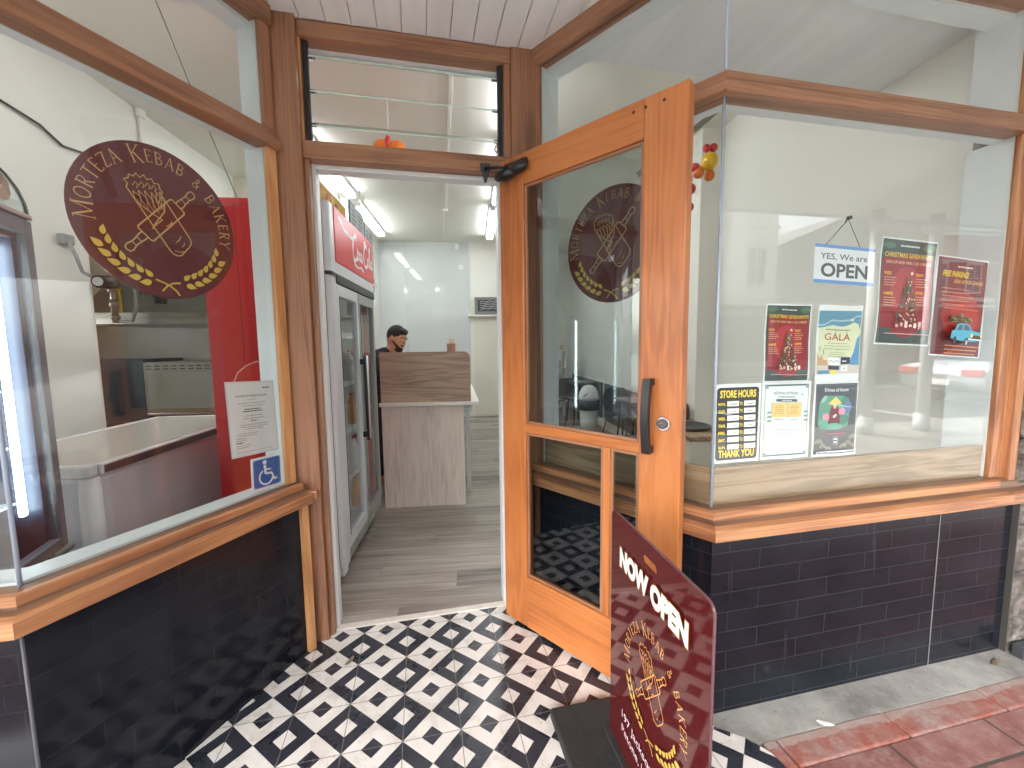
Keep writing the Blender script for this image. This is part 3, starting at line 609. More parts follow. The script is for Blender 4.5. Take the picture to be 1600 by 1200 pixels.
# ================================================================ PRINTED SHEETS AND SIGNS
_tc = {}
def glyphs(txt, bold=0.0, space=1.0):
    k = (txt, bold, space)
    if k in _tc: return _tc[k]
    c = bpy.data.curves.new('txt', 'FONT'); c.body = txt; c.size = 1; c.offset = bold; c.resolution_u = 3; c.space_character = space
    o = bpy.data.objects.new('txt', c); COL.objects.link(o); dg = bpy.context.evaluated_depsgraph_get(); dg.update()
    me = bpy.data.meshes.new_from_object(o.evaluated_get(dg)); vs = [(v.co.x, v.co.y) for v in me.vertices]; fs = [tuple(p.vertices) for p in me.polygons]
    bpy.data.objects.remove(o); bpy.data.curves.remove(c); bpy.data.meshes.remove(me)
    w_ = max([v[0] for v in vs] or [1]); x0 = min([v[0] for v in vs] or [0])
    _tc[k] = (vs, fs, x0, w_); return _tc[k]
class Sheet:
    """flat printed thing; x right, y up as its reader sees it, layers rise towards the reader"""
    def __init__(s, rough=.35): s.mb = MB(); s.mats = []; s.rough = rough; s.lay = 0; s.step = .00018
    def m(s, col):
        k = 'print_%d_%d_%d_%d' % (*col[:3], int(s.rough*100))
        m_ = mat(k, S(*col[:3]), s.rough)
        if m_ not in s.mats: s.mats.append(m_)
        return s.mats.index(m_)
    def z(s): s.lay += 1; return s.lay*s.step
    def poly(s, pts, col, z=None):
        i = s.m(col); z = s.z() if z is None else z
        s.mb.poly([(x, y, z) for x, y in pts], i); return s
    def rect(s, x0, y0, x1, y1, col, r=0, nseg=1):
        if r:
            pts = []
            for cx_, cy_, a0 in ((x1-r, y1-r, 0), (x0+r, y1-r, 90), (x0+r, y0+r, 180), (x1-r, y0+r, 270)):
                pts += [(cx_+r*math.cos(R(a0+a)), cy_+r*math.sin(R(a0+a))) for a in (0, 30, 60, 90)]
            return s.poly(pts, col)
        z = s.z(); i = s.m(col)
        for k in range(nseg):
            a, b = y0+(y1-y0)*k/nseg, y0+(y1-y0)*(k+1)/nseg; s.mb.poly([(x0, a, z), (x1, a, z), (x1, b, z), (x0, b, z)], i)
        return s
    def ell(s, x, y, rx, ry, col, n=32, rot=0):
        c, q = math.cos(rot), math.sin(rot); return s.poly([(x+rx*math.cos(t)*c-ry*math.sin(t)*q, y+rx*math.cos(t)*q+ry*math.sin(t)*c) for t in [2*math.pi*i/n for i in range(n)]], col)
    def line(s, pts, w, col, closed=False, z=None):
        """stroke; w may be a list (one width per point)"""
        i = s.m(col); z = s.z() if z is None else z; P = [Vector(p) for p in pts]; n = len(P)
        if closed: P.append(P[0]); n += 1
        L = []; Rr = []
        for k in range(n):
            a = P[k]-P[k-1] if k else (P[k]-P[-2] if closed else P[1]-P[0]); b = P[(k+1)]-P[k] if k < n-1 else (P[1]-P[0] if closed else P[k]-P[k-1])
            d = (a.normalized()+b.normalized()); d = d.normalized() if d.length > 1e-6 else b.normalized()
            ww = (w[k] if isinstance(w, (list, tuple)) else w)/2; nn = Vector((-d.y, d.x)); L.append(P[k]+nn*ww); Rr.append(P[k]-nn*ww)
        for k in range(n-1):
            q = [L[k], L[k+1], Rr[k+1], Rr[k]]
            s.mb.poly([(v.x, v.y, z) for v in q], i)
        return s
    def text(s, txt, x, y, h, col, w=None, align='l', bold=0, space=1, fn=None, xs=1, shear=0):
        """h = capital height; w = fit to this width"""
        vs, fs, x0, x1 = glyphs(txt, bold, space); k = h/.69; kx = k*xs
        if w: kx = w/(x1-x0)
        ww = (x1-x0)*kx; ox = x-{'l': 0, 'c': ww/2, 'r': ww}[align]; z = s.z(); i = s.m(col)
        P = [(ox+(a-x0)*kx+b*k*shear, y+b*k) for a, b in vs]
        if fn: P = [fn(*p) for p in P]
        bv = [s.mb.bm.verts.new((a, b, z)) for a, b in P]
        for f in fs:
            try: nf = s.mb.bm.faces.new([bv[j] for j in f]); nf.material_index = i
            except ValueError: pass
        return s
    def bars(s, x0, x1, y, dy, n, h, col, rnd, align='l', mn=.6):
        for k in range(n):
            L = (x1-x0)*rnd.uniform(mn, 1); a = x0 if align == 'l' else (x0+x1)/2-L/2; yy = y-k*dy
            z = s.z(); q = a
            while q < a+L:      # word-sized dashes
                l_ = min(rnd.uniform(.004, .012), a+L-q); s.mb.poly([(q, yy, z), (q+l_, yy, z), (q+l_, yy+h, z), (q, yy+h, z)], s.m(col)); q += l_+.0018
        return s
    def build(s, name, origin, right, nrm, label=None, cat=None, parent=None, thick=.0006, body=None, bodycol=(235, 238, 240), fn=None, group=None, local=False):
        """body = outline in sheet coordinates, given real thickness"""
        upv = Vector((0, 0, 1)); right = Vector(right).normalized(); nrm = Vector(nrm).normalized()
        if body:
            i = s.m(bodycol); t = bmesh.new(); A = [t.verts.new((x, y, 0)) for x, y in body]; B = [t.verts.new((x, y, -thick)) for x, y in body]; n = len(body)
            t.faces.new(A); t.faces.new(list(reversed(B)))
            for k in range(n): t.faces.new([A[k], B[k], B[(k+1) % n], A[(k+1) % n]])
            s.mb.mi = i; s.mb._merge(t)
        if fn:
            for v in s.mb.bm.verts: v.co.x, v.co.y = fn(v.co.x, v.co.y)
        me = bpy.data.meshes.new(name)
        s.mb.bm.to_mesh(me); s.mb.bm.free()
        for m_ in s.mats: me.materials.append(m_)
        o = bpy.data.objects.new(name, me); COL.objects.link(o)
        M = Matrix.Identity(4)
        for r in range(3): M[r][0] = right[r]; M[r][1] = upv[r]; M[r][2] = nrm[r]; M[r][3] = origin[r]
        if parent:
            o.parent = parent
            if not local: o.matrix_parent_inverse = Matrix.Translation(-Vector(parent.location))
        o.matrix_basis = M
        if label: tag(o, label, cat, group)
        return o
GOLD = (226, 190, 92); GOLD2 = (214, 172, 120); MAROON = (106, 52, 56)
# stroke letters with serifs (cell 1 high), used for the round sign
LET = {'M': (.95, [([(.02, 0), (.16, 1)], .05), ([(.16, 1), (.48, .04)], .11), ([(.48, .04), (.80, 1)], .05), ([(.80, 1), (.93, 0)], .11)], [(.02, 0), (.93, 0), (.10, 1), (.84, 1)]),
 'R': (.66, [([(.12, 0), (.12, 1)], .11), ([(.12, .97), (.38, .97), (.50, .88), (.52, .74), (.46, .58), (.34, .5), (.12, .5)], .07), ([(.30, .5), (.62, 0)], .10)], [(.12, 0), (.10, 1), (.63, 0)]),
 'T': (.66, [([(.33, 0), (.33, .97)], .11), ([(.03, .96), (.63, .96)], .06)], [(.33, 0)]),
 'E': (.56, [([(.12, 0), (.12, 1)], .11), ([(.12, .97), (.50, .97)], .055), ([(.12, .52), (.44, .52)], .055), ([(.12, .03), (.52, .03)], .055), ([(.5, .97), (.5, .86)], .04), ([(.52, .03), (.53, .16)], .04)], []),
 'Z': (.62, [([(.06, .97), (.57, .97)], .055), ([(.56, .97), (.05, .03)], .10), ([(.05, .03), (.58, .03)], .055), ([(.06, .97), (.05, .85)], .04), ([(.58, .03), (.59, .16)], .04)], []),
 'A': (.72, [([(.04, 0), (.36, 1)], .05), ([(.36, 1), (.68, 0)], .11), ([(.15, .34), (.56, .34)], .05)], [(.04, 0), (.68, 0)]),
 'K': (.72, [([(.12, 0), (.12, 1)], .11), ([(.60, 1), (.14, .50)], .05), ([(.26, .58), (.68, 0)], .11)], [(.12, 0), (.12, 1), (.60, 1), (.68, 0)]),
 'B': (.62, [([(.12, 0), (.12, 1)], .11), ([(.12, .97), (.36, .97), (.47, .87), (.47, .68), (.38, .55), (.12, .53)], .07), ([(.30, .53), (.50, .46), (.56, .30), (.50, .10), (.36, .03), (.12, .03)], .08)], [(.12, 0), (.12, 1)]),
 'Y': (.68, [([(.04, 1), (.34, .48)], .10), ([(.64, 1), (.34, .48)], .05), ([(.34, .5), (.34, 0)], .11)], [(.04, 1), (.64, 1), (.34, 0)]),
 'O': (.80, [([(.40+.34*math.cos(t), .5+.49*math.sin(t)) for t in [2*math.pi*i/18 for i in range(19)]], .085)], []),
 '&': (.74, [([(.66, .45), (.56, .18), (.36, .03), (.16, .1), (.12, .28), (.24, .44), (.42, .60), (.48, .78), (.38, .95), (.26, .88), (.26, .72), (.44, .40), (.66, .03)], .075)], [])}
def wreath_leaf(s, x, y, ang, L, wd, col):
    pts = []
    for i in range(15):
        t = i/14; pts.append((L*t, wd*math.sin(math.pi*t**.75)*(1-.15*t)))
    for i in range(13, 0, -1):
        t = i/14; pts.append((L*t, -wd*.8*math.sin(math.pi*t**.75)*(1-.3*t)))
    c, q = math.cos(ang), math.sin(ang); s.poly([(x+a*c-b*q, y+a*q+b*c) for a, b in pts], col, z=s.lz)
def emblem(s, cx, cy, k, text_col=GOLD2, leaf=GOLD, line_col=GOLD2, arc=True):
    """kebab wrap crossed with a rolling pin, wheat ears, name on an arc; k = radius"""
    def L(pts, w_, closed=False, col=None): s.line([(cx+x*k, cy+y*k) for x, y in pts], w_*k, col or line_col, closed)
    if arc:
        wr = s.z(); txt = 'MORTEZA KEBAB & BAKERY'; big = {0, 8, 15}
        adv = [(.10 if c == ' ' else LET[c][0]*(.205 if i in big else .158)+.022) for i, c in enumerate(txt)]
        tot = sum(adv); r0 = .80; a0, a1 = R(191), R(-11); pos = 0
        for i, c in enumerate(txt):
            ang = a0+(a1-a0)*(pos+adv[i]/2)/tot; pos += adv[i]
            if c == ' ': continue
            h = .205 if i in big else .158; W_, st, ser = LET[c]; h2 = h
            def tr(x, y):
                lx, ly = (x-W_/2)*h, y*h2; rad = r0-.02+ly-(.02 if i in big else 0); th = ang-lx/(r0+.07); return (cx+rad*math.cos(th)*k, cy+rad*math.sin(th)*k)
            for pts, w_ in st: s.line([tr(*p) for p in pts], max(w_*h*k*.9, .0014), text_col, z=wr)
            for (x, y) in ser: s.line([tr(x-.09, y), tr(x+.09, y)], .045*h*k, text_col, z=wr)
    # wrap
    w_ = .016
    L([(-.36, .30), (-.23, .10), (.06, -.35), (.10, -.385), (.15, -.40), (.20, -.385), (.32, -.24), (.345, -.19), (.34, -.13), (.04, .33), (-.02, .42)], w_)
    L([(-.29, .20), (-.12, .10), (-.01, .05)], w_*.8); L([(.04, .33), (.02, .16), (-.10, -.02), (-.14, -.10)], w_); L([(-.01, .05), (-.08, -.02), (-.115, -.06)], w_*.8)
    fr_ = [(-.36, .30), (-.40, .36), (-.38, .41), (-.42, .45), (-.37, .48), (-.36, .53), (-.31, .52), (-.28, .57), (-.24, .53), (-.19, .58), (-.16, .53), (-.10, .56), (-.08, .51), (-.02, .52), (-.01, .46), (.02, .42), (-.02, .38)]
    L(fr_, w_*1.1)
    for a, b, c, d in ((-.33, .33, -.25, .18), (-.27, .36, -.17, .14), (-.20, .38, -.10, .12), (-.12, .38, -.05, .12), (-.06, .40, -.02, .18), (-.01, .36, .0, .2)):
        L([(a, b), ((a+c)/2-.03, (b+d)/2), (c, d), ((a+c)/2+.04, (b+d)/2+.03), (a, b)], w_*.75)
    for a, b in ((-.30, .43), (-.23, .45), (-.16, .46), (-.09, .45)): L([(a-.03, b-.03), (a, b+.03), (a+.03, b-.01), (a+.01, b-.05)], w_*.75)
    # rolling pin (axis from lower left to upper right)
    ax = Vector((.88, .97)).normalized(); pn = Vector((-ax.y, ax.x)); c0 = Vector((-.02, .05))
    def P(a, b): v = c0+ax*a+pn*b; return (v.x, v.y)
    def rrct(a0, a1, hb, w2): L([P(a0, -hb+.02), P(a0+.02, -hb), P(a1-.02, -hb), P(a1, -hb+.02), P(a1, hb-.02), P(a1-.02, hb), P(a0+.02, hb), P(a0, hb-.02)], w2, True)
    rrct(-.33, .33, .115, w_*1.25)
    for sg in (-1, 1):
        L([P(sg*.33, -.045), P(sg*.40, -.045), P(sg*.42, -.04), P(sg*.52, -.032), P(sg*.60, -.05), P(sg*.645, -.035), P(sg*.655, 0), P(sg*.645, .035), P(sg*.60, .05), P(sg*.52, .032), P(sg*.42, .04), P(sg*.40, .045), P(sg*.33, .045)], w_*1.1)
        L([P(sg*.44, -.04), P(sg*.44, .04)], w_*.8); L([P(sg*.53, -.034), P(sg*.53, .034)], w_*.8)
    for a, b, c, d in ((.08, .02, .17, .10), (.02, -.03, .10, .06), (.13, -.22, .20, -.12), (.20, -.27, .24, -.20), (.10, -.34, .22, -.33)): L([(a, b), ((a+c)/2+.01, (b+d)/2-.01), (c, d)], w_*.6)
    # wheat ears
    s.lz = s.z()
    for sg in (-1, 1):
        for i in range(7):
            a = R(236+i*0) if 0 else None
            th = R(270+sg*(15+i*8.6)); r_ = .80; px, py = r_*math.cos(th), r_*math.sin(th); tang = th+sg*R(90)
            if i < 6: wreath_leaf(s, cx+px*k*1.045, cy+py*k*1.045, tang-sg*R(24), .148*k, .050*k, leaf)
            wreath_leaf(s, cx+px*k*.955, cy+py*k*.955, tang+sg*R(30), .128*k, .042*k, leaf)
    L([(-.17, -.77), (-.08, -.80), (0, -.835), (.08, -.90), (.12, -.96)], .022, col=leaf); L([(.14, -.78), (.04, -.80), (-.03, -.84), (-.10, -.92)], .022, col=leaf)
def circ(r, n=64): return [(r*math.cos(2*math.pi*i/n), r*math.sin(2*math.pi*i/n)) for i in range(n)]
nL = Vector((dL.y, -dL.x)); nR = Vector((dR.y, -dR.x))
def on_glass(p, d, t, z, off=-.012):
    n = Vector((d[1], -d[0])); return (p[0]+d[0]*t+n.x*off, p[1]+d[1]*t+n.y*off, z)
s = Sheet(.22); emblem(s, 0, 0, .2235)
s.build('round_sign', on_glass(LP, dL, -.3615, 1.673, -.014), (*dL, 0), (*nL, 0), 'round maroon sign with gold wheat hanging inside the left shop window', 'sign', body=circ(.2255), bodycol=MAROON, thick=.004)
s = Sheet(.22); emblem(s, 0, 0, .2225)
s.build('round_sign', on_glass(RP, dR, .4085, 1.678, -.014), (*dR, 0), (*nR, 0), 'round maroon sign seen dimly through the glass of the open door', 'sign', body=circ(.2245), bodycol=MAROON, thick=.004)
# notice in a plastic sleeve on the left glass
rnd = random.Random(5)
s = Sheet(.25); W_, H_ = .196, .279
s.rect(.006, .006, W_-.006, H_-.006, (226, 232, 236), nseg=1)
K = (70, 74, 80)
s.bars(W_-.05, W_-.02, H_-.028, .01, 1, .005, K, rnd, mn=.9); s.text('NOTICE OF REGISTRATION', W_/2, H_-.058, .0075, K, w=.125, align='c', bold=.01); s.text('Food Act 2014', W_/2, H_-.070, .0042, K, align='c')
s.bars(.035, W_-.035, H_-.082, .010, 2, .002, (120, 124, 130), rnd, 'c')
s.bars(.05, W_-.05, H_-.106, .008, 2, .0036, (60, 64, 70), rnd, 'c'); s.bars(.04, W_-.04, H_-.130, .010, 2, .0022, (110, 114, 120), rnd, 'c')
s.bars(.085, W_-.085, H_-.150, .01, 1, .0035, (60, 64, 70), rnd, 'c', .9); s.bars(.04, W_-.04, H_-.163, .008, 3, .002, (120, 124, 130), rnd, 'c'); s.bars(.025, W_-.05, H_-.195, .008, 2, .002, (130, 134, 140), rnd)
s.bars(.02, .075, H_-.212, .007, 2, .002, (120, 124, 130), rnd); s.bars(.02, .05, H_-.228, .007, 1, .0036, (60, 64, 70), rnd, mn=.9); s.bars(.02, .085, H_-.238, .008, 2, .002, (120, 124, 130), rnd); s.bars(.02, W_-.02, H_-.263, .006, 1, .0018, (130, 134, 140), rnd, mn=.9)
o = s.build('notice', on_glass(LP, dL, -.2135, .893, -.010), (*dL, 0), (*nL, 0), 'white notice of registration in a clear sleeve in the left window corner', 'notice', body=[(0, 0), (W_, 0), (W_, H_), (0, H_)], bodycol=(206, 214, 222), fn=lambda x, y: (x+.006*(1-y/.28), y-.01*x/.2))
tw = thing('hanging_cord', 'thin pale cord looping up from the white notice', 'cord', on_glass(LP, dL, -.15, 1.17, -.02))
mb = MB(); mb.tube([(dL.x*a, dL.y*a, b) for a, b in ((-.02, 0), (-.005, .03), (.03, .055), (.07, .068), (.10, .07))], .0012, 6); mb.build('cord', mat('pale_cord', S(214, 190, 188), .5), tw)
# access sign
s = Sheet(.3); W_, H_ = .136, .128
BL = (38, 98, 176); WH = (232, 238, 244)
s.rect(.009, .009, W_-.009, H_-.009, BL, r=.006)
cx_, cy_, q = W_/2-.002, H_/2-.002, .001
s.ell(cx_-.008, cy_+.043, .0085, .0085, WH)
s.line([(cx_-.008, cy_+.033), (cx_-.006, cy_-.002)], .011, WH); s.line([(cx_-.006, cy_+.014), (cx_+.018, cy_+.012)], .006, WH)
s.line([(cx_-.006, cy_-.002), (cx_+.020, cy_-.004), (cx_+.033, cy_-.032), (cx_+.044, cy_-.027)], .0085, WH)
s.line([(cx_-.004+.029*math.cos(R(a)), cy_-.015+.029*math.sin(R(a))) for a in range(118, 351, 10)], .0075, WH)
for a in (.014, W_-.014):
    for b in (.014, H_-.014): s.ell(a, b, .0022, .0022, (170, 180, 190), 10)
s.build('access_sign', on_glass(LP, dL, -.142, .744, -.0075), (*dL, 0), (*nL, 0), 'blue and white wheelchair access sign in the corner of the left window', 'sign', body=[(0, 0), (W_, 0), (W_, H_), (0, H_)], bodycol=WH, thick=.0008, fn=lambda x, y: (x+.003*(y/.12), y-.006*x/.13+.002))
# ---- posters behind the street glass (x world, z world)
GY = -.7037+.0075
def wave(a, ph=0, sh=0, H=.27, k=1.0):
    return lambda x, y: (x+a*math.sin((y/H)*2*math.pi*k+ph)+sh*(1-y/H), y+.002*math.sin(x*30+ph))
def sheet_at(s, name, x, z, W_, H_, label, cat, col=(232, 240, 242), fn=None, y=GY, n=14):
    body = [(0, H_*i/n) for i in range(n, 0, -1)]+[(W_*i/6, 0) for i in range(6)]+[(W_, H_*i/n) for i in range(n)]+[(W_*(6-i)/6, H_) for i in range(6)]
    return s.build(name, (x, y, z), (1, 0, 0), (0, -1, 0), label, cat, body=body, bodycol=col, fn=fn)
# store hours
s = Sheet(.3); W_, H_ = .182, .272; YL = (246, 222, 40); BK = (38, 38, 42)
s.rect(.008, .010, W_-.008, H_-.012, BK, r=.012)
s.text('STORE HOURS', W_/2, H_-.046, .024, YL, w=.142, align='c', bold=.03); s.text('THANK YOU', W_/2, .020, .024, YL, w=.142, align='c', bold=.03)
for i, (dname, a, b) in enumerate((('MON.', 'closed', 'closed'), ('TUES.', '11 am', '9 pm'), ('WED.', '11 am', '9 pm'), ('THUR.', '11 am', '9 pm'), ('FRI.', '11 am', '9 pm'), ('SAT.', '11 am', '9 pm'), ('SUN.', '11 am', '9 pm'))):
    y = H_-.073-i*.0245; s.text(dname, .014, y, .0095, YL, w=.028, bold=.03); s.text('TO', W_/2+.012, y, .0105, YL, w=.012, align='c', bold=.03)
    s.rect(.048, y-.003, .094, y+.0145, (236, 238, 240)); s.rect(.114, y-.003, .160, y+.0145, (236, 238, 240))
    s.text(a, .071, y+.0015, .007, (40, 40, 50), align='c', shear=.2); s.text(b, .137, y+.0015, .007, (40, 40, 50), align='c', shear=.2)
sheet_at(s, 'hours_sign', 1.3745, .877, W_, H_, 'black and yellow store hours sign low in the window corner', 'sign', fn=lambda x, y: (x, y))
# white price sheet of the event
s = Sheet(.3); W_, H_ = .203, .274; rnd = random.Random(9); T1 = (60, 92, 96)
s.rect(.010, .010, W_-.010, H_-.010, (90, 110, 116)); s.rect(.012, .016, W_-.012, H_-.016, (226, 238, 238))
for a, b in ((.012, .012), (W_-.024, .012), (.012, H_-.024), (W_-.024, H_-.024)): s.rect(a, b, a+.012, b+.012, (140, 160, 172))
s.text('Echoes of Home', W_/2, H_-.044, .012, (110, 116, 124), w=.090, align='c', shear=.15); s.bars(.065, .138, H_-.055, .01, 1, .004, (120, 126, 132), rnd, 'c', .9)
s.rect(.058, H_-.070, .146, H_-.061, (70, 84, 90), r=.003); s.bars(.08, .124, H_-.067, .01, 1, .003, (220, 230, 230), rnd, 'c', .9)
for a, b in ((.05, H_-.040), (.165, H_-.046)): s.ell(a, b, .003, .003, T1, 8)
s.line([(.040, .124), (.165, .124), (.165, H_-.074), (.040, H_-.074)], .0008, (110, 130, 134), True); s.line([(.036, .034), (.168, .034), (.168, .118), (.036, .118)], .0008, (110, 130, 134), True)
for a in (.042, .104):
    s.rect(a, .150, a+.058, .200, (236, 198, 130)); s.bars(a+.006, a+.052, .189, .0065, 5, .0018, (150, 110, 60), rnd, 'c'); s.bars(a+.010, a+.048, .141, .005, 1, .0018, (90, 100, 110), rnd, 'c')
s.bars(.046, .160, .104, .008, 3, .0018, (120, 130, 140), rnd, 'c', .4)
for y in (.165, .150, .135):
    for x in (.020, .173): s.line([(x-.0, y), (x+.005, y+.004), (x+.010, y), (x+.015, y+.004)], .004, T1)
sheet_at(s, 'event_notice', 1.5615, .876, W_, H_, 'white event sheet with two orange boxes beside the store hours sign', 'notice', fn=wave(.0012, .5))
# dark lotus poster
s = Sheet(.3); W_, H_ = .196, .270; D_ = (74, 80, 88)
s.rect(.006, .008, W_-.006, H_-.006, D_); s.line([(.011, .014), (W_-.011, .014), (W_-.011, H_-.012), (.011, H_-.012)], .0008, (150, 160, 164), True)
s.text('Echoes of Home', W_/2, H_-.032, .0125, (232, 238, 240), w=.105, align='c', bold=.012)
s.poly([(.022, .118), (.030, .104), (.072, .098), (.115, .100), (.158, .112), (.162, .160), (.150, .182), (.152, .210), (.128, .222), (.050, .222), (.026, .196)], (98, 158, 136))
s.ell(.140, .200, .019, .017, (70, 136, 120)); s.ell(.152, .178, .018, .022, (96, 128, 168)); s.ell(.045, .210, .016, .008, (150, 200, 184), rot=.8); s.ell(.130, .135, .030, .018, (76, 134, 118)); s.ell(.05, .125, .024, .016, (120, 178, 158))
s.poly([(.066, .120), (.078, .180), (.092, .190), (.108, .186), (.118, .160), (.120, .118), (.095, .110)], (120, 52, 66)); s.ell(.094, .186, .007, .010, (226, 190, 170))
s.poly([(.064, .192), (.094, .220), (.124, .196), (.104, .192), (.084, .190)], (226, 206, 120))
for cx_, cy_ in ((.056, .145), (.124, .165)):
    for a in range(-60, 241, 40): s.ell(cx_+.008*math.cos(R(a)), cy_+.006*math.sin(R(a)), .009, .0042, (222, 150, 180), 12, R(a))
s.ell(.092, .150, .010, .005, (236, 214, 210), 12, .6); s.ell(.090, .112, .035, .012, (110, 172, 150))
s.bars(.055, .142, .083, .01, 1, .0045, (196, 96, 120), random.Random(3), 'c', .95)
s.line([(.086, .044), (.108, .044), (.108, .074), (.086, .074)], .0009, (220, 225, 228), True); s.bars(.089, .106, .062, .012, 2, .006, (230, 234, 236), random.Random(3), 'c', .95)
for cx_, cy_, r_ in ((.022, .048, .016), (.04, .032, .014), (.172, .060, .018), (.150, .040, .016), (.128, .034, .014), (.062, .026, .012), (.178, .032, .014)):
    for q in (1, .7, .42): s.line([(cx_+r_*q*math.cos(R(a)), cy_+r_*q*math.sin(R(a))) for a in range(0, 181, 20)], .0013, (196, 200, 170))
s.rect(.010, .010, W_-.010, .020, (216, 222, 226)); s.bars(.014, W_-.014, .0125, .01, 1, .0045, D_, random.Random(2), mn=.95)
sheet_at(s, 'lotus_poster', 1.7785, .871, W_, H_, 'dark poster with lotus flowers and a straw hat on the bottom row', 'poster', fn=wave(.002, 1.2, .002))
def xmas(seed, W_, H_):
    s = Sheet(.3); rnd = random.Random(seed); b = .005
    s.rect(b, b, W_-b, H_-b, (70, 84, 82), nseg=6); 
    s.ell(W_/2, H_*.47, W_*.42, H_*.40, (150, 52, 58), 40); s.rect(b+.006, H_*.16, W_-b-.006, H_*.82, (150, 46, 54))
    s.ell(W_*.14, H_*.93, W_*.11, H_*.03, (86, 124, 100)); s.ell(W_*.86, H_*.93, W_*.11, H_*.035, (86, 128, 96)); s.ell(W_*.5, H_*.5, W_*.30, H_*.24, (176, 62, 66), 36)
    s.bars(W_*.33, W_*.67, H_*.925, .01, 1, H_*.015, (225, 225, 225), rnd, 'c', .95)
    s.text("CHRISTMAS GIVEAWAYS!", W_/2, H_*.825, H_*.042, (228, 192, 66), w=W_*.86, align='c', bold=.025)
    s.text("SIGN UP AND WIN 1 OF 3 PRIZES", W_/2, H_*.765, H_*.026, (226, 200, 150), w=W_*.80, align='c', bold=.012)
    for x, y in ((.08, .66), (.08, .47), (.64, .66), (.64, .49)):
        s.text(rnd.choice(['ENTER', 'PRIZES', 'DRAW', 'HAMPER']), W_*x, H_*y, H_*.026, (230, 196, 80), bold=.02, xs=.8); s.bars(W_*x, W_*(x+.22), H_*(y-.03), H_*.024, 4, H_*.007, (214, 176, 150), rnd)
    # tree built from leaf strokes
    z = s.z(); cols = [(58, 82, 66), (74, 104, 80), (44, 62, 56), (96, 118, 92)]
    for k in range(230):
        a = rnd.random()**.75; y = H_*(.66-a*.46); hw = W_*(.02+.22*a); x = W_*.5+rnd.uniform(-hw, hw); l_ = W_*rnd.uniform(.02, .05); an = R(-90)+ (x-W_*.5)/W_*3+rnd.uniform(-.5, .5)
        zz = z+rnd.random()*.0004; s.mb.poly([(x, y, zz), (x+l_*math.cos(an)-.002, y+l_*math.sin(an), zz), (x+l_*math.cos(an)+.003, y+l_*math.sin(an)-.001, zz)], s.m(rnd.choice(cols)))
    s.lay += 5
    for k in range(46):
        a = rnd.random()**.6; y = H_*(.62-a*.46); hw = W_*(.01+.22*a); s.ell(W_*.5+rnd.uniform(-hw, hw), y, W_*.011, W_*.011*rnd.uniform(.6, 1.4), rnd.choice([(220, 190, 170), (200, 90, 90), (222, 206, 150), (230, 225, 220)]), 8)
    s.poly([(W_*.5+W_*.03*(1 if i % 2 == 0 else .45)*math.sin(i*math.pi/5), H_*.675+W_*.03*(1 if i % 2 == 0 else .45)*math.cos(i*math.pi/5)) for i in range(10)], (240, 220, 190))
    for k in range(6): s.rect(W_*(.26+k*.08), H_*(.165+.01*(k % 2)), W_*(.31+k*.08), H_*(.195+.015*(k % 3)), rnd.choice([(214, 190, 180), (196, 150, 150), (226, 214, 206)]))
    s.bars(W_*.08, W_*.92, H_*.10, .01, 1, H_*.008, (200, 170, 170), rnd, mn=.98)
    return s
W_, H_ = .188, .268
sheet_at(xmas(1, W_, H_), 'christmas_poster', 1.5615, 1.148, W_, H_, 'small red Christmas tree poster above the white event sheet', 'poster', fn=wave(.0018, .8))
W_, H_ = .263, .382
sheet_at(xmas(2, W_, H_), 'christmas_poster', 2.044, 1.271, W_, H_, 'large red Christmas tree poster overlapping its neighbour on the right', 'poster', fn=lambda x, y: (x-.016*(1-y/.38)+.006*math.sin(y/.38*5.2+.4), y-.012*x/.26+.006))
# gala poster
s = Sheet(.3); W_, H_ = .193, .272; rnd = random.Random(4)
s.rect(.004, .030, W_-.004, H_-.020, (220, 230, 196))
s.poly([(.004, H_-.020), (W_-.004, H_-.020), (W_-.004, .185), (.180, .205), (.160, .214), (.140, .206), (.120, .200), (.095, .199), (.070, .203), (.045, .198), (.02, .193), (.004, .193)], (104, 156, 182))
s.poly([(.004, .205), (.03, .205), (.06, .222), (.10, .222), (.14, .225), (.17, .237), (.189, .236), (.189, .232), (.17, .232), (.14, .219), (.10, .216), (.06, .216), (.03, .200), (.004, .199)], (168, 204, 214))
s.poly([(W_-.004, .170), (.176, .150), (.166, .110), (.150, .080), (.150, .055), (W_-.004, .055)], (96, 158, 204)); s.ell(.150, .222, .007, .005, (220, 232, 210))
s.bars(.035, .150, .184, .01, 1, .005, (150, 150, 130), rnd, 'c', .95); s.text('GÁLÁ', W_/2-.006, .150, .0235, (176, 84, 52), w=.112, align='c', bold=.004)
s.bars(.03, .150, .138, .010, 3, .002, (150, 152, 130), rnd, 'c'); s.bars(.045, .135, .106, .007, 3, .0015, (160, 162, 140), rnd, 'c'); s.ell(.09, .118, .0025, .0025, (120, 130, 110), 8)
s.poly([(.004, .055), (.004, .105), (.014, .085), (.022, .100), (.030, .078), (.045, .080), (.055, .055)], (190, 160, 126))
for x, y in ((.014, .11), (.030, .098)): s.line([(x, y), (x, y+.018)], .003, (110, 130, 100))
s.rect(.004, .030, W_-.004, .060, (200, 196, 190)); s.rect(.048, .062, .102, .088, (232, 236, 240)); s.line([(.052, .073), (.066, .078), (.074, .071), (.084, .079), (.098, .073)], .002, (90, 110, 160))
s.rect(.106, .066, .146, .090, (56, 66, 84)); s.bars(.112, .130, .074, .01, 1, .005, (220, 225, 230), rnd, mn=.95); s.rect(.050, .045, .098, .059, (60, 70, 78)); s.rect(.105, .040, .134, .061, (226, 232, 236)); s.ell(.120, .051, .003, .003, (50, 50, 60), 8)
s.rect(.060, .030, .084, .044, (226, 208, 80)); s.rect(.006, .030, .054, .042, (96, 138, 168))
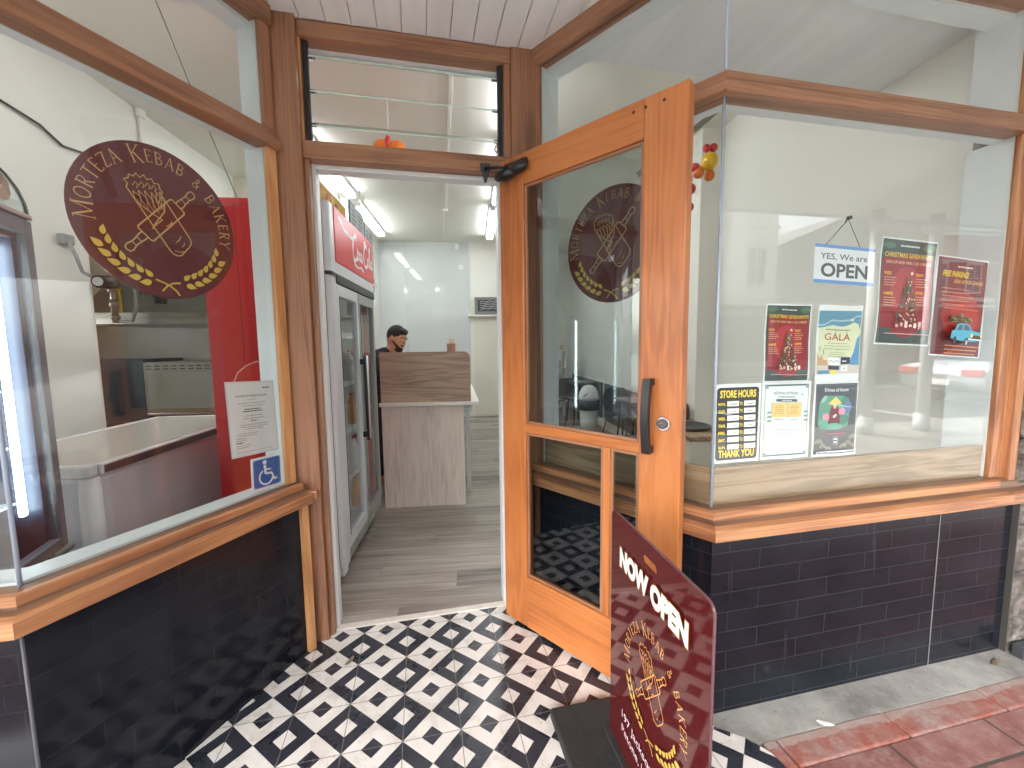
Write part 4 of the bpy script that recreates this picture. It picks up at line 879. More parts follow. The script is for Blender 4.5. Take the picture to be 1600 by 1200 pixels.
sheet_at(s, 'gala_poster', 1.7785, 1.142, W_, H_, 'pale green and blue gala poster above the lotus poster', 'poster', fn=wave(.0025, .9, -.002))
# parking poster
s = Sheet(.3); W_, H_ = .259, .372; rnd = random.Random(8)
s.rect(.005, .005, W_-.005, H_-.005, (110, 42, 44)); s.ell(W_*.55, H_*.42, W_*.40, H_*.24, (150, 44, 38), 36); s.ell(W_*.60, H_*.40, W_*.28, H_*.16, (176, 50, 40), 36)
s.bars(W_*.40, W_*.70, H_*.90, .01, 1, .005, (225, 225, 225), rnd, 'c', .95); s.text('FREE PARKING!', W_*.13, H_*.805, .020, (232, 200, 50), w=W_*.50, bold=.03, shear=.2); s.text('SIGN UP FOR SAVING', W_*.36, H_*.745, .0125, (228, 170, 90), w=W_*.56, bold=.02, shear=.2)
s.bars(W_*.14, W_*.84, H_*.68, .014, 3, .0035, (214, 140, 120), rnd); s.bars(W_*.14, W_*.84, H_*.56, .014, 2, .0035, (214, 120, 90), rnd); s.bars(W_*.2, W_*.88, H_*.48, .014, 1, .0045, (224, 120, 90), rnd, mn=.95)
for k in range(90):
    x = W_*rnd.uniform(.34, .74); y = H_*(.345+rnd.uniform(0, .05)*(1.4-abs(x/W_-.5)*2)); a = rnd.uniform(2.6, 3.7); s.poly([(x, y), (x+.02*math.cos(a), y+.02*math.sin(a)*.7), (x+.018*math.cos(a), y+.018*math.sin(a)+.004)], rnd.choice([(60, 84, 62), (88, 108, 66), (150, 150, 90)]))
CB = (70, 160, 190)
s.poly([(W_*.26, H_*.18), (W_*.27, H_*.255), (W_*.33, H_*.268), (W_*.37, H_*.325), (W_*.44, H_*.34), (W_*.60, H_*.335), (W_*.67, H_*.27), (W_*.84, H_*.255), (W_*.87, H_*.22), (W_*.86, H_*.175), (W_*.6, H_*.155), (W_*.40, H_*.165)], CB)
s.poly([(W_*.37, H_*.27), (W_*.40, H_*.315), (W_*.47, H_*.325), (W_*.47, H_*.27)], (60, 84, 96)); s.poly([(W_*.50, H_*.27), (W_*.50, H_*.325), (W_*.58, H_*.322), (W_*.63, H_*.27)], (70, 96, 108))
s.rect(W_*.66, H_*.19, W_*.84, H_*.225, (60, 44, 40)); s.ell(W_*.665, H_*.222, .006, .008, (236, 220, 120), 14); s.ell(W_*.85, H_*.222, .005, .007, (236, 220, 120), 14)
s.line([(W_*.55, H_*.165), (W_*.62, H_*.185), (W_*.88, H_*.182)], .004, (230, 230, 230)); s.ell(W_*.34, H_*.165, .008, .014, (40, 34, 36), 18); s.ell(W_*.57, H_*.15, .010, .017, (40, 34, 36), 18); s.ell(W_*.57, H_*.15, .005, .010, (196, 190, 186), 14)
s.bars(W_*.16, W_*.86, H_*.10, .014, 3, .004, (214, 130, 70), rnd, mn=.8)
sheet_at(s, 'parking_poster', 2.306, 1.224, W_, H_, 'red poster with a pale blue vintage car at the right of the window', 'poster', y=GY-.0022, fn=lambda x, y: (x-.014*(1-y/.37)+.006*math.sin(y/.37*5.6+.2), y-.018*x/.26+.008))
# open sign
to = thing('open_sign', 'white and blue hanging sign reading yes we are open', 'sign', (1.89, GY+.01, 1.5))
s = Sheet(.35); W_, H_ = .262, .132
s.rect(0, H_-.011, W_, H_, (104, 152, 214)); s.rect(0, 0, W_, .012, (104, 152, 214)); s.text('YES, We are', W_/2-.004, .083, .020, (96, 100, 106), w=.205, align='c', bold=.012); s.text('OPEN', W_/2, .024, .044, (84, 88, 94), w=.205, align='c', bold=.028)
s.build('panel', (1.7555, GY+.006, 1.4935), (1, 0, 0), (0, -1, 0), body=[(0, 0), (W_, 0), (W_, H_), (0, H_)], bodycol=(226, 234, 240), thick=.002, parent=to, fn=lambda x, y: (x, y-.010*x/.26+.0*y))
mb = MB(); z0 = -1.5
mb.tube([(1.80-1.89, -.004, 1.622-1.5), (0, -.004, 1.712-1.5), (1.95-1.89, -.004, 1.618-1.5)], .0011, 6); mb.build('cord', M_dark, to)
mb = MB(); mb.cyl((0, -.002, .216), (0, -.014, .216), .007, .006, 12); mb.tube([(0, 0, .216), (0, .006, .208), (0, .002, .202)], .0015, 6); mb.build('hook', M_dark, to)
# ---- sandwich board
A0 = Vector((.98, -.75)); B0 = Vector((.955, -1.24)); ds = (B0-A0).normalized(); ns = Vector((ds.y, -ds.x)); 
if ns.x > 0: ns = -ns
tsb = thing('sandwich_board', 'maroon now open board on a black rubber base before the door', 'sign board', (.97, -1.0, 0))
s = Sheet(.05); W_, Z0, Z1 = .492, .040, .782
emblem(s, .262, .400, .168, text_col=(216, 178, 110), leaf=(206, 176, 88), line_col=(206, 160, 96))
# bubbly lettering
def bub(x, y): return (x, y+.012*math.sin(x*9)) 
s.text('NOW OPEN', .072, .640, .052, (214, 170, 90), w=.350, bold=.075); s.text('NOW OPEN', .074, .641, .050, (236, 236, 238), w=.346, bold=.06)
for i, tline in enumerate(('197 Jackson Street,', 'Petone, Lower Hutt', 'Ph: 04')): s.text(tline, W_/2+.005, .180-i*.045, .024, (226, 216, 222), align='c', bold=.008, w=(.30, .30, .11)[i])
rc = .024; body = [(0, Z0), (W_-.0, Z0)]+[(W_-rc+rc*math.cos(R(a)), Z1-rc+rc*math.sin(R(a))) for a in range(0, 91, 15)]+[(rc-rc*math.sin(R(a)), Z1-rc+rc*math.cos(R(a))) for a in range(0, 91, 15)]
# panel with a real hand slot
def slot_outline(x0, x1, y0, y1, n=8):
    r_ = (y1-y0)/2; return [(x1-r_+r_*math.cos(t), (y0+y1)/2+r_*math.sin(t)) for t in [-math.pi/2+math.pi*i/n for i in range(n+1)]]+[(x0+r_-r_*math.cos(t), (y0+y1)/2-r_*math.sin(t)) for t in [-math.pi/2+math.pi*i/n for i in range(n+1)]]
t_ = bmesh.new(); outer = [t_.verts.new((x, y, 0)) for x, y in body]; inner = [t_.verts.new((x, y, 0)) for x, y in slot_outline(.198, .275, .715, .741)]
ed = [t_.edges.new((outer[i], outer[(i+1) % len(outer)])) for i in range(len(outer))]+[t_.edges.new((inner[i], inner[(i+1) % len(inner)])) for i in range(len(inner))]
bmesh.ops.triangle_fill(t_, edges=ed, use_beauty=True)
ex = bmesh.ops.extrude_face_region(t_, geom=t_.faces[:])
for v in [e for e in ex['geom'] if isinstance(e, bmesh.types.BMVert)]: v.co.z = -.006
bmesh.ops.recalc_face_normals(t_, faces=t_.faces[:])
s.mb.mi = s.m((84, 24, 26)); s.mb._merge(t_)
o = s.build('panel', (A0.x, A0.y, 0), (ds.x, ds.y, 0), (ns.x, ns.y, 0), parent=tsb)
mb = MB(); mb.tube([(x, y, -.003) for x, y in body[1:9]+body[9:]], .0032, 8)
o2 = mb.build('edge_trim', mat('clear_edge', S(96, 66, 72), .15), tsb); o2.matrix_parent_inverse = Matrix.Translation(-Vector(tsb.location)); o2.matrix_basis = o.matrix_basis.copy()
mb = MB(); mb.box((-.158, -.36, 0.002), (.17, .37, .038), .008); mb.box((-.012, -.26, .037), (.016, .26, .046), .003); mb.build('base', M_rubber, tsb)
# ================================================================ INSIDE THE SHOP (local axes u right, v inwards)
# fluorescent battens
M_tube = mat('fluorescent_tube', S(250, 250, 250), .4, emit=(.93, .975, 1, 1), es=LAMP)
M_house = mat('lamp_housing', S(236, 238, 238), .4)
def batten(label, u, v0, v1, loc='lights'):
    t = ithing('fluorescent_light', label, 'light', u, (v0+v1)/2, 3.1, 0, 'fluorescent lights of the shop'); L = (v1-v0)/2
    MB().box((-.06, -L, -.035), (.06, L, -.001), .006).build('housing', M_house, t)
    for sx in (-.032, .032):
        mb = MB(); mb.cyl((sx, -L+.03, -.056), (sx, L-.03, -.056), .016, n=14); mb.build('tube', M_tube, t)
    for y in (-L+.012, L-.012): MB().box((-.055, y-.012, -.075), (.055, y+.012, -.0355), .004).build('end_cap', M_house, t)
batten('twin tube ceiling light over the red drinks fridge, nearer of its row', -.74, 1.88, 3.38)
batten('twin tube ceiling light at the far end of the row above the menu boards', -.76, 3.66, 5.12)
batten('twin tube ceiling light nearest the door on the right hand row', .975, 2.05, 3.54)
batten('twin tube ceiling light at the far end of the right hand row', .955, 3.73, 5.21)
batten('unseen twin tube light added just inside the door, hidden behind the right post', .985, .35, 1.85)  # added fill for the front of the shop, kept out of sight
batten('twin tube light of the kitchen corner above the hood', -2.35, .0+1.45, 2.95-.02) if 0 else None
batten('unseen twin tube light added near the street above the chest freezer', -1.45, -.75, .15)  # added beyond the frame to brighten the freezer and kitchen side
batten('short unseen twin tube light added between the left window and the fridge', -.42, -.28, .36)  # added beyond the frame to light the freezer front
t = ithing('fluorescent_light', 'unseen single tube light added on the side wall of the kitchen corner', 'light', -3.42, 1.75, 1.5, 0, 'fluorescent lights of the shop')  # added lamp, unseen past the wall edge, lights the space under the hood
MB().box((.001, -.5, -.04), (.03, .5, .04), .006).build('housing', M_house, t)
mb = MB(); mb.cyl((.05, -.48, 0), (.05, .48, 0), .018, n=14); mb.build('tube', M_tube, t)
for y in (-.49, .49): MB().box((.0305, y-.01, -.02), (.07, y+.01, .02), .003).build('end_cap', M_house, t)
mb = MB(); mb.box((-.012, -2.85, -.009), (.012, 2.5, 0), .003); mb.cyl((0, 1.05, -.03), (0, 1.05, 0), .035, n=20)
t = ithing('ceiling_conduit', 'thin white cable duct with a round fitting along the shop ceiling', 'cable duct', .40, 2.9, 3.0995, R(4.5)); mb.build('duct', M_batten, t)
for (u, v, z, h, lab) in ((.462, 5.70, 2.661, .085, 'small white switch plate high on the glossy back wall'), (.396, 5.70, 3.02, .10, 'small white junction box under the ceiling of the back wall')):
    mb = MB(); mb.box((-.035, -.016, -h/2), (.035, -.001, h/2), .004); t = ithing('wall_box', lab, 'wall box', u, v, z); mb.build('plate', M_house, t)
# ---- red drinks fridge
t = ithing('drinks_fridge', 'tall red drinks fridge with two glass doors inside the doorway', 'fridge', -.06, .37, 0)
M_red = mat('fridge_red', S(196, 22, 34), .35, var=.05, vs=3); M_redp = mat('fridge_red_panel', S(214, 34, 44), .3)
D_, Ln, Hh = .60, .905, 2.02   # depth, length along v, height
mb = MB(); mb.box((-D_, 0, .10), (-.045, .018, Hh), .004); mb.box((-D_, Ln-.018, .10), (-.045, Ln, Hh), .004); mb.box((-D_, .018, Hh-.02), (-.045, Ln-.018, Hh)); mb.box((-D_, .018, .10), (-.045, Ln-.018, .16)); mb.box((-D_, .018, .16), (-D_+.02, Ln-.018, Hh-.02)); mb.build('cabinet', M_red, t)
mb = MB(); mb.box((-.44, -.0012, .12), (-.438, .0, Hh-.02)); mb.box((-.4378, -.0012, 1.45), (-.06, .0, 1.453)); mb.build('panel_joint', mat('dark_red', S(120, 12, 22), .4), t)
mb = MB(); mb.box((-D_+.021, .0185, .161), (-D_+.03, Ln-.0185, 1.64)); mb.box((-D_+.03, .0185, .161), (-.08, .024, 1.64)); mb.box((-D_+.03, Ln-.024, .161), (-.08, Ln-.0185, 1.64)); mb.box((-D_+.03, .0245, .161), (-.08, Ln-.0245, .168)); mb.build('lining', mat('fridge_lining', S(226, 232, 232), .4), t)
for z in (.45, .75, 1.05, 1.35):
    mb = MB()
    for i in range(15): mb.cyl((-D_+.05, .04+i*.0585, z), (-.09, .04+i*.0585, z), .0025, n=6)
    mb.cyl((-.09, .03, z), (-.09, Ln-.03, z), .004, n=6); mb.cyl((-D_+.05, .03, z), (-D_+.05, Ln-.03, z), .004, n=6); mb.box((-.088, .03, z-.002), (-.086, Ln-.03, z+.03)); mb.build('shelf', M_house, t)
# curved silver end columns and black side seal
mb = MB(); prof = [(-.028, 0)]+[(-.028+.028*math.sin(a), .028-.028*math.cos(a)) for a in [R(x) for x in (15, 30, 45, 60, 75, 90)]]+[(0, .085), (-.028, .085)]
mb.prism([(x, y) for x, y in prof], .10, 1.655); 
f = mb.bm.faces; mb.build('door_column', M_silver, t)
mb = MB(); mb.prism([(x, y) for x, y in prof], 1.675, Hh); mb.build('header_column', M_silver, t)
mb = MB(); mb.box((-.0445, -.002, .10), (-.0285, .03, Hh), .001); mb.build('seal', M_black, t)
mb = MB(); mb.prism([(x+.004, y-.004) for x, y in prof], 1.656, 1.674); mb.box((-.04, .08, 1.625), (.006, Ln, 1.674), .004); mb.build('band', M_black, t)
mb = MB(); mb.box((-.045, .0855, 1.6745), (.0, Ln, 1.735), .003); mb.build('header_strip', M_silver, t)
hd = MB().box((-.045, .0855, 1.7355), (.004, Ln, Hh), .006).build('header', M_redp, t)
# script lettering on the header
s = Sheet(.3); WHT = (244, 240, 240)
k = .00095
def st(pts, w_, z=None): s.line([(x*k, y*k) for x, y in pts], [a*k for a in w_] if isinstance(w_, (list, tuple)) else w_*k, WHT, z=z)
def smooth(pts, n=6):
    out = []
    for i in range(len(pts)-1):
        p0 = pts[max(i-1, 0)]; p1 = pts[i]; p2 = pts[i+1]; p3 = pts[min(i+2, len(pts)-1)]
        for j in range(n):
            t_ = j/n; out.append(tuple(.5*((2*p1[q])+(-p0[q]+p2[q])*t_+(2*p0[q]-5*p1[q]+4*p2[q]-p3[q])*t_**2+(-p0[q]+3*p1[q]-3*p2[q]+p3[q])*t_**3) for q in (0, 1)))
    out.append(pts[-1]); return out
def sm(pts, w_): w_ *= 1.6; pp = smooth(pts); st(pp, [w_*(.55+.45*abs(math.sin(i*math.pi/max(1, len(pp)-1)*1.5+.3))) for i in range(len(pp))])
# first capital with swash tail, letters, second capital
sm([(-260, 118), (-170, 78), (-95, 66), (-20, 60), (15, 66)], 16)
sm([(95, 70), (88, 92), (62, 92), (28, 60), (8, 10), (14, -40), (44, -62), (84, -50), (104, -30)], 17)
sm([(14, -40), (40, -86), (110, -98), (190, -88), (255, -104)], 12)
sm([(128, 8), (106, 0), (102, -32), (122, -44), (140, -24), (134, 4), (118, 12), (112, 26)], 12)
sm([(178, 2), (160, 4), (148, -22), (160, -44), (180, -34)], 12)
sm([(214, 6), (196, 4), (186, -22), (196, -44), (214, -22), (218, 6), (214, -26), (224, -44), (236, -34)], 12)
sm([(240, -14), (256, -14)], 12)
sm([(350, 66), (344, 88), (320, 92), (286, 64), (268, 10), (276, -40), (304, -60), (344, -48), (364, -28)], 17)
sm([(320, 92), (300, 112), (276, 92), (300, 78)], 9)
sm([(386, 8), (366, 0), (362, -32), (382, -44), (398, -24), (394, 4), (378, 12)], 12)
sm([(408, -14), (436, 58), (428, 90), (414, 70), (412, -20), (420, -44), (436, -34)], 12)
sm([(474, 6), (456, 4), (444, -22), (454, -44), (474, -22), (478, 6), (474, -26), (486, -46), (508, -30)], 12)
s.build('lettering', (.0048, .405, 1.872), (0, 1, 0), (1, 0, 0), parent=hd, local=True)
M_fr = mat('fridge_door_frame', S(160, 162, 160), .35, .2)
for j, (v0, v1) in enumerate(((.087, .488), (.50, Ln-.004))):
    d_ = MB(); d_.box((-.035, v0, .17), (.0, v0+.032, 1.622), .004); d_.box((-.035, v1-.032, .17), (.0, v1, 1.622), .004); d_.box((-.035, v0+.032, 1.56), (-.001, v1-.032, 1.622), .003); d_.box((-.035, v0+.032, .17), (-.001, v1-.032, .235), .003)
    dr_ = d_.build('door', M_silver if j == 0 else M_fr, t)
    MB().box((-.022, v0+.033, .236), (-.016, v1-.033, 1.559)).build('glass', M_cglass, dr_)
    MB().box((-.006, v0+.0325, .2355), (.0005, v0+.040, 1.5595)).build('seal', M_black, dr_)
    y = v1-.016 if j == 0 else v0+.016
    mb = MB(); mb.box((.0005, y-.012, 1.18), (.03, y+.012, 1.215), .004); mb.box((.0005, y-.012, .72), (.03, y+.012, .755), .004); mb.cyl((.03, y, .70), (.03, y, 1.235), .009, n=10); mb.build('handle', M_black if j == 0 else M_silver, dr_)
mb = MB(); mb.box((-.03, .086, .1), (-.006, Ln, .165), .004)
for i in range(12): mb.box((-.006, .12+i*.064, .112), (-.002, .165+i*.064, .155), .001)
mb.build('kick_grille', M_fr, t)
for (x, y) in ((-.09, .06), (-.09, Ln-.06), (-D_+.08, .06), (-D_+.08, Ln-.06)):
    mb = MB(); mb.cyl((x-.012, y, .032), (x+.012, y, .032), .03, n=18, mi=0); mb.box((x-.018, y-.02, .04), (x+.018, y+.02, .10), .004, mi=1); mb.build('castor', [M_black, M_steel], t)
mb = MB(); mb.box((-.05, .002, .055), (-.005, .07, .098), .01); mb.build('foot_cover', M_silver, t)
rr = random.Random(11)
bt = [((.55, .1, .08, 1), 'cola_bottle'), ((.8, .3, .05, 1), 'orange_bottle'), ((.1, .3, .12, 1), 'green_bottle'), ((.85, .87, .88, 1), 'water_bottle')]
protos = {}
for z in (.17, .455, .755, 1.055):
    for i in range(2):
        v = .74+i*.055; cc, nm_ = bt[(i+int(z*7)) % 4]
        if nm_ not in protos:
            b_ = thing('drink_bottle', '', 'bottle')
            mb = MB(); mb.lathe([(.0, 0), (.028, .001), (.030, .01), (.030, .12), (.026, .15), (.012, .185), (.011, .2), (0, .2)], n=16); mb.build('body', mat(nm_, cc, .2), b_)
            mb = MB(); mb.cyl((0, 0, .2), (0, 0, .215), .013, n=12); mb.build('cap', mat('bottle_cap', S(210, 40, 40), .4), b_); protos[nm_] = b_; n_ = b_
        else: n_ = copy_tree(protos[nm_])
        n_.location = I(-.06-.14, .37+v, z+.0035); n_['group'] = 'bottles on the shelves of the red fridge'; n_['label'] = 'small drink bottle on a shelf behind the right fridge door'
# ---- menu boards hanging on the left
def menu(label, v0, v1, z0, z1, kind):
    tm = ithing('menu_board', label, 'menu board', -.62, (v0+v1)/2, z0); L = (v1-v0)/2; H = z1-z0
    MB().box((-.02, -L, 0), (.0, L, H), .003).build('frame', M_dark, tm)
    s = Sheet(.25); rnd = random.Random(int(v0*10))
    if kind == 0:
        s.rect(.01, .01, 2*L-.01, H-.012, (196, 150, 70))
        for q in range(70): s.ell(rnd.uniform(.05, 2*L-.05), rnd.uniform(.06, H-.06), rnd.uniform(.015, .05), rnd.uniform(.01, .035), rnd.choice([(226, 186, 90), (206, 120, 60), (240, 220, 190), (190, 90, 80), (120, 130, 60), (236, 206, 120)]), 12, rnd.random()*3)
    else:
        s.rect(.01, .01, 2*L-.01, H-.012, (170, 176, 178)); s.bars(.06, L*.9, H-.09, .045, 6, .018, (110, 116, 120), rnd); s.bars(L*1.05, 2*L-.06, H-.09, .045, 6, .018, (110, 116, 120), rnd)
        s.rect(.04, .04, 2*L-.04, .16, (206, 60, 66)); s.line([(.1, .10), (.2, .13), (.3, .08), (.42, .12), (.55, .09)], .02, (236, 220, 220))
    s.build('print', (.0006, -L, 0), (0, 1, 0), (1, 0, 0), parent=tm, local=True)
    for y in (-L*.7, L*.7): mb = MB(); mb.cyl((-.01, y, H-.002), (-.01, y, 3.1-z0), .003, n=6); mb.build('hanger', M_steel, tm)
menu('golden food picture board hanging above the red drinks fridge', 1.55, 2.70, 2.12, 2.70, 0)
menu('grey menu board hanging behind the golden food picture board', 2.85, 3.42, 2.06, 2.84, 1)
menu('last grey menu board with a red strip before the back wall', 3.44, 3.86, 2.0, 2.78, 1)
# ---- service counter
t = ithing('service_counter', 'service counter with pale timber front, white top and darker screen', 'counter', -.08, 1.47, 0)
MB().box((0, 0, .0), (.64, .02, .8225), .001, 2).build('front_panel', M_cnt, t)
MB().box((.575, .021, .0), (.595, 1.45, .8225), .001, 2).build('side_panel', mat('white_laminate', S(228, 226, 220), .45), t)
mb = MB(); mb.prism([(-.01, -.03), (.762, -.03), (.762, .0), (.70, 1.5), (-.01, 1.5)], .823, .848); mb.build('top', mat('white_top', S(236, 234, 228), .3), t)
mb = MB(); q = [(.0, .849), (.70, .849), (.70, 1.19)]+[(.65+.05*math.cos(R(a)), 1.19+.055*math.sin(R(a))) for a in (20, 40, 60, 80, 90)]+[(0, 1.245)]
mb.prism(q, -.018, 0, M=Matrix.Rotation(R(90), 4, 'X'))
for f in mb.bm.faces:
    for l in f.loops: l[mb.uv].uv = (l.vert.co.x, l.vert.co.z)
mb.build('screen', M_scr, t)
mb = MB(); mb.box((.65, .30, 0.0), (.685, .33, .70), .002); mb.box((.60, .30, .70), (.685, .33, .73), .002); mb.box((.596, .2, .77), (.70, 1.0, .79)); mb.build('bracket', M_white, t)
# cups stack
t = ithing('stick_holder', 'brown cardboard holder of pale wooden sticks on the counter', 'holder', .455, 1.86, .849)
mb = MB(); mb.lathe([(.035, 0), (.037, .001), (.037, .46), (.033, .46), (.033, .01), (0.001, .01)], n=16); mb.build('tube', mat('kraft', S(146, 104, 84), .7), t)
mb = MB(); rr = random.Random(2)
for i in range(11): a = rr.random()*6.28; r_ = rr.random()*.022; mb.box((r_*math.cos(a)-.004, r_*math.sin(a)-.001, .3), (r_*math.cos(a)+.004, r_*math.sin(a)+.001, .485+rr.random()*.03))
mb.build('sticks', mat('pale_stick', S(222, 196, 160), .6), t)
# ---- back door, framed sign
t = ithing('back_door', 'cream flush door at the back of the shop under a shelf', 'door', 1.03, 5.72, 0)
MB().box((-.36, -.012, .008), (.40, -.001, 1.75), .002).build('leaf', mat('cream_door', S(222, 219, 204), .5), t)
mb = MB(); mb.box((-.42, -.02, 0), (-.36, -.0125, 1.80), .002); mb.box((.40, -.02, 0), (.46, -.0125, 1.80), .002); mb.build('architrave', M_batten, t)
MB().box((-.46, -.10, 1.80), (.5, -.001, 1.83), .003).build('head_shelf', M_batten, t)
MB().box((.10, -.016, 1.52), (.20, -.0125, 1.535)).build('label', M_dark, t)
t = ithing('framed_sign', 'grey framed chalk sign with wavy white writing over back door', 'sign', 1.0, 5.66, 1.84)
mb = MB(); mb.box((-.31, -.03, 0), (.34, 0, .30), .008); fo = mb.build('frame', mat('grey_frame', S(128, 128, 128), .5), t)
s = Sheet(.5); s.rect(0, 0, .54, .20, (50, 52, 56))
for i in range(5): s.line([(.04+.46*q/24, .165-i*.032+.008*math.sin(q*.9+i)+.014*math.sin(q/24*3.1)) for q in range(25)], .008, (200, 200, 200))
s.build('board', (-.255, -.0305, .05), (1, 0, 0), (0, -1, 0), parent=t, local=True)
# ---- person behind the counter
def blob(name, prims, m, parent, vox=.008, smooth=6, M=None):
    mb = MB()
    for p_ in prims:
        if p_[0] == 'b': mb.ball(p_[1], p_[2], 16, rot=(Matrix.Rotation(p_[3][0], 3, p_[3][1]) if len(p_) > 3 else None))
        else:
            _, a, b, ra, rb = p_; mb.cyl(a, b, ra, rb, 16); mb.ball(a, ra*.998, 14); mb.ball(b, rb*.998, 14)
    o = mb.build(name, m, parent)
    r = o.modifiers.new('r', 'REMESH'); r.mode = 'VOXEL'; r.voxel_size = vox; r.use_smooth_shade = True
    s_ = o.modifiers.new('s', 'SMOOTH'); s_.factor = .5; s_.iterations = smooth
    return o
# local: x to the right of the picture (the way he faces), y inwards, z up
pr = ithing('person', 'bearded man in a dark shirt looking down behind the counter', 'person', -.10, 2.28, 0)
M_skin = mat('skin', S(196, 142, 112), .5, var=.06, vs=30)
hc = Vector((.015, 0, 1.365))
hr = (R(22), 'Y')
def hp(x, y, z):    # head-local point, x forward, tilted down
    return hc+Matrix.Rotation(R(22), 3, 'Y') @ Matrix.Rotation(R(-22), 3, 'Z') @ Vector((x, y, z))
body = [('b', hc, (.092, .072, .108), hr), ('b', hp(.035, 0, -.055), (.055, .05, .055)), ('b', hp(.095, 0, -.012), (.016, .011, .016)), ('c', hp(.082, 0, .02), hp(.098, 0, -.018), .008, .011),
 ('b', hp(.078, 0, -.058), (.018, .026, .010)), ('b', hp(.070, 0, -.09), (.02, .022, .018)), ('b', hp(-.005, -.075, -.008), (.018, .008, .03)), ('b', hp(-.005, .075, -.008), (.018, .008, .03)),
 ('b', hp(.077, -.03, .032), (.014, .022, .008)), ('b', hp(.077, .03, .032), (.014, .022, .008)),
 ('c', (-.02, 0, 1.30), (-.085, 0, 1.19), .052, .058), ('b', (-.13, 0, 1.10), (.10, .17, .10)), ('c', (-.13, 0, 1.08), (-.16, 0, .88), .125, .12), ('b', (-.16, 0, .84), (.12, .16, .11)),
 ('c', (-.16, -.09, .80), (-.14, -.10, .42), .08, .056), ('c', (-.14, -.10, .42), (-.17, -.10, .07), .054, .036), ('c', (-.16, .09, .80), (-.14, .10, .42), .08, .056), ('c', (-.14, .10, .42), (-.17, .10, .07), .054, .036),
 ('c', (-.17, -.10, .035), (-.02, -.11, .03), .036, .03), ('c', (-.17, .10, .035), (-.02, .11, .03), .036, .03)]
for sg in (-1, 1):
    sh = Vector((-.12, sg*.18, 1.14)); el = Vector((-.02, sg*.22, .92)); wr = Vector((.19, sg*.12, .93)); body += [('c', sh, el, .048, .04), ('c', el, wr, .038, .026), ('c', wr, wr+Vector((.07, -sg*.01, -.005)), .026, .030)]
    pm = wr+Vector((.075, -sg*.01, -.008))
    for i, (off, ln) in enumerate(((-.026, .062), (-.009, .072), (.009, .068), (.025, .054))):
        a = pm+Vector((.02, off, 0)); b = a+Vector((ln*.55, off*.15, -.006)); c_ = b+Vector((ln*.4, 0, -.022)); body += [('c', a, b, .0088, .0082), ('c', b, c_, .0082, .0068)]
    a = wr+Vector((.035, -sg*.028, 0)); b = a+Vector((.03, -sg*.022, -.008)); body += [('c', a, b, .0105, .0095), ('c', b, b+Vector((.026, -sg*.004, -.010)), .0095, .008)]
blob('body', body, M_skin, pr, .0065, 4)
shirt = [('c', (-.13, 0, 1.09), (-.16, 0, .88), .140, .136), ('b', (-.14, 0, 1.155), (.125, .20, .115)), ('b', (-.10, 0, 1.235), (.075, .095, .050)), ('b', (-.20, 0, 1.14), (.09, .17, .10)), ('b', (-.16, 0, .86), (.14, .175, .12))]
for sg in (-1, 1): shirt += [('c', (-.12, sg*.18, 1.145), (-.055, sg*.205, .99), .066, .058)]
blob('shirt', shirt, mat('dark_shirt', S(34, 32, 48), .85, var=.1, vs=20), pr, .008, 5)
tr_ = [('b', (-.16, 0, .82), (.135, .175, .11))]
for sg in (-1, 1): tr_ += [('c', (-.16, sg*.09, .80), (-.14, sg*.10, .42), .094, .070), ('c', (-.14, sg*.10, .42), (-.17, sg*.10, .09), .068, .055)]
blob('trousers', tr_, mat('trousers', S(40, 42, 50), .8), pr, .009, 4)
hair = [('b', hp(-.018, 0, .032), (.092, .080, .098), hr), ('b', hp(-.034, 0, .004), (.066, .073, .085), hr), ('b', hp(.045, 0, .088), (.045, .058, .030), hr)]
blob('hair', hair, mat('black_hair', S(40, 36, 36), .7, bump=.5, bs=200), pr, .006, 3)
beard = [('b', hp(.060, 0, -.088), (.040, .045, .034), hr), ('c', hp(.07, .03, -.075), hp(.01, .070, -.03), .014, .008), ('c', hp(.07, -.03, -.075), hp(.01, -.070, -.03), .014, .008), ('c', hp(.088, -.022, -.044), hp(.088, .022, -.044), .008, .008)]
blob('beard', beard, mat('dark_beard', S(58, 42, 38), .8, bump=.5, bs=200), pr, .005, 2)
for sg in (-1, 1):
    mb = MB(); mb.ball(hp(.083, sg*.028, .008), .0085, 12); mb.build('eye', mat('eye_white', S(220, 214, 206), .3), pr)
    mb = MB(); mb.tube([hp(.086, sg*.014, .030), hp(.090, sg*.03, .035), hp(.078, sg*.05, .030)], .0045, 6); mb.build('eyebrow', mat('black_hair', S(40, 36, 36)), pr)
# ---- chest freezer behind the left window
t = ithing('chest_freezer', 'grey chest freezer with white corners behind the left window', 'freezer', -.83, -.14, 0)
Wf, Lf = .60, 1.22
MB().box((-Wf, .002, .06), (-.001, Lf, .80), .02).build('body', mat('freezer_grey', S(222, 226, 234), .4, var=.03, vs=3), t)
for (x, y) in ((0, 0), (0, Lf), (-Wf, 0), (-Wf, Lf)): mb = MB(); mb.cyl((x-.02 if x == 0 else x+.02, y+.02 if y == 0 else y-.02, .05), (x-.02 if x == 0 else x+.02, y+.02 if y == 0 else y-.02, .80), .034, n=20); mb.build('corner_post', mat('freezer_white', S(236, 238, 240), .4), t)
mb = MB(); mb.box((-Wf-.012, -.014, .80), (.012, .028, .85), .008); mb.box((-Wf-.012, .028, .80), (-Wf+.03, Lf+.01, .85), .004); mb.box((-.016, .045, .80), (.014, Lf+.01, .846), .006); mb.box((-Wf+.03, Lf-.03, .80), (-.016, Lf+.01, .85), .004); mb.build('rim', mat('freezer_white', S(0, 0, 0)), t)
MB().box((.0142, .05, .806), (.0158, Lf, .838), .0005).build('front_strip', mat('brushed_strip', S(104, 106, 108), .35, .6), t)
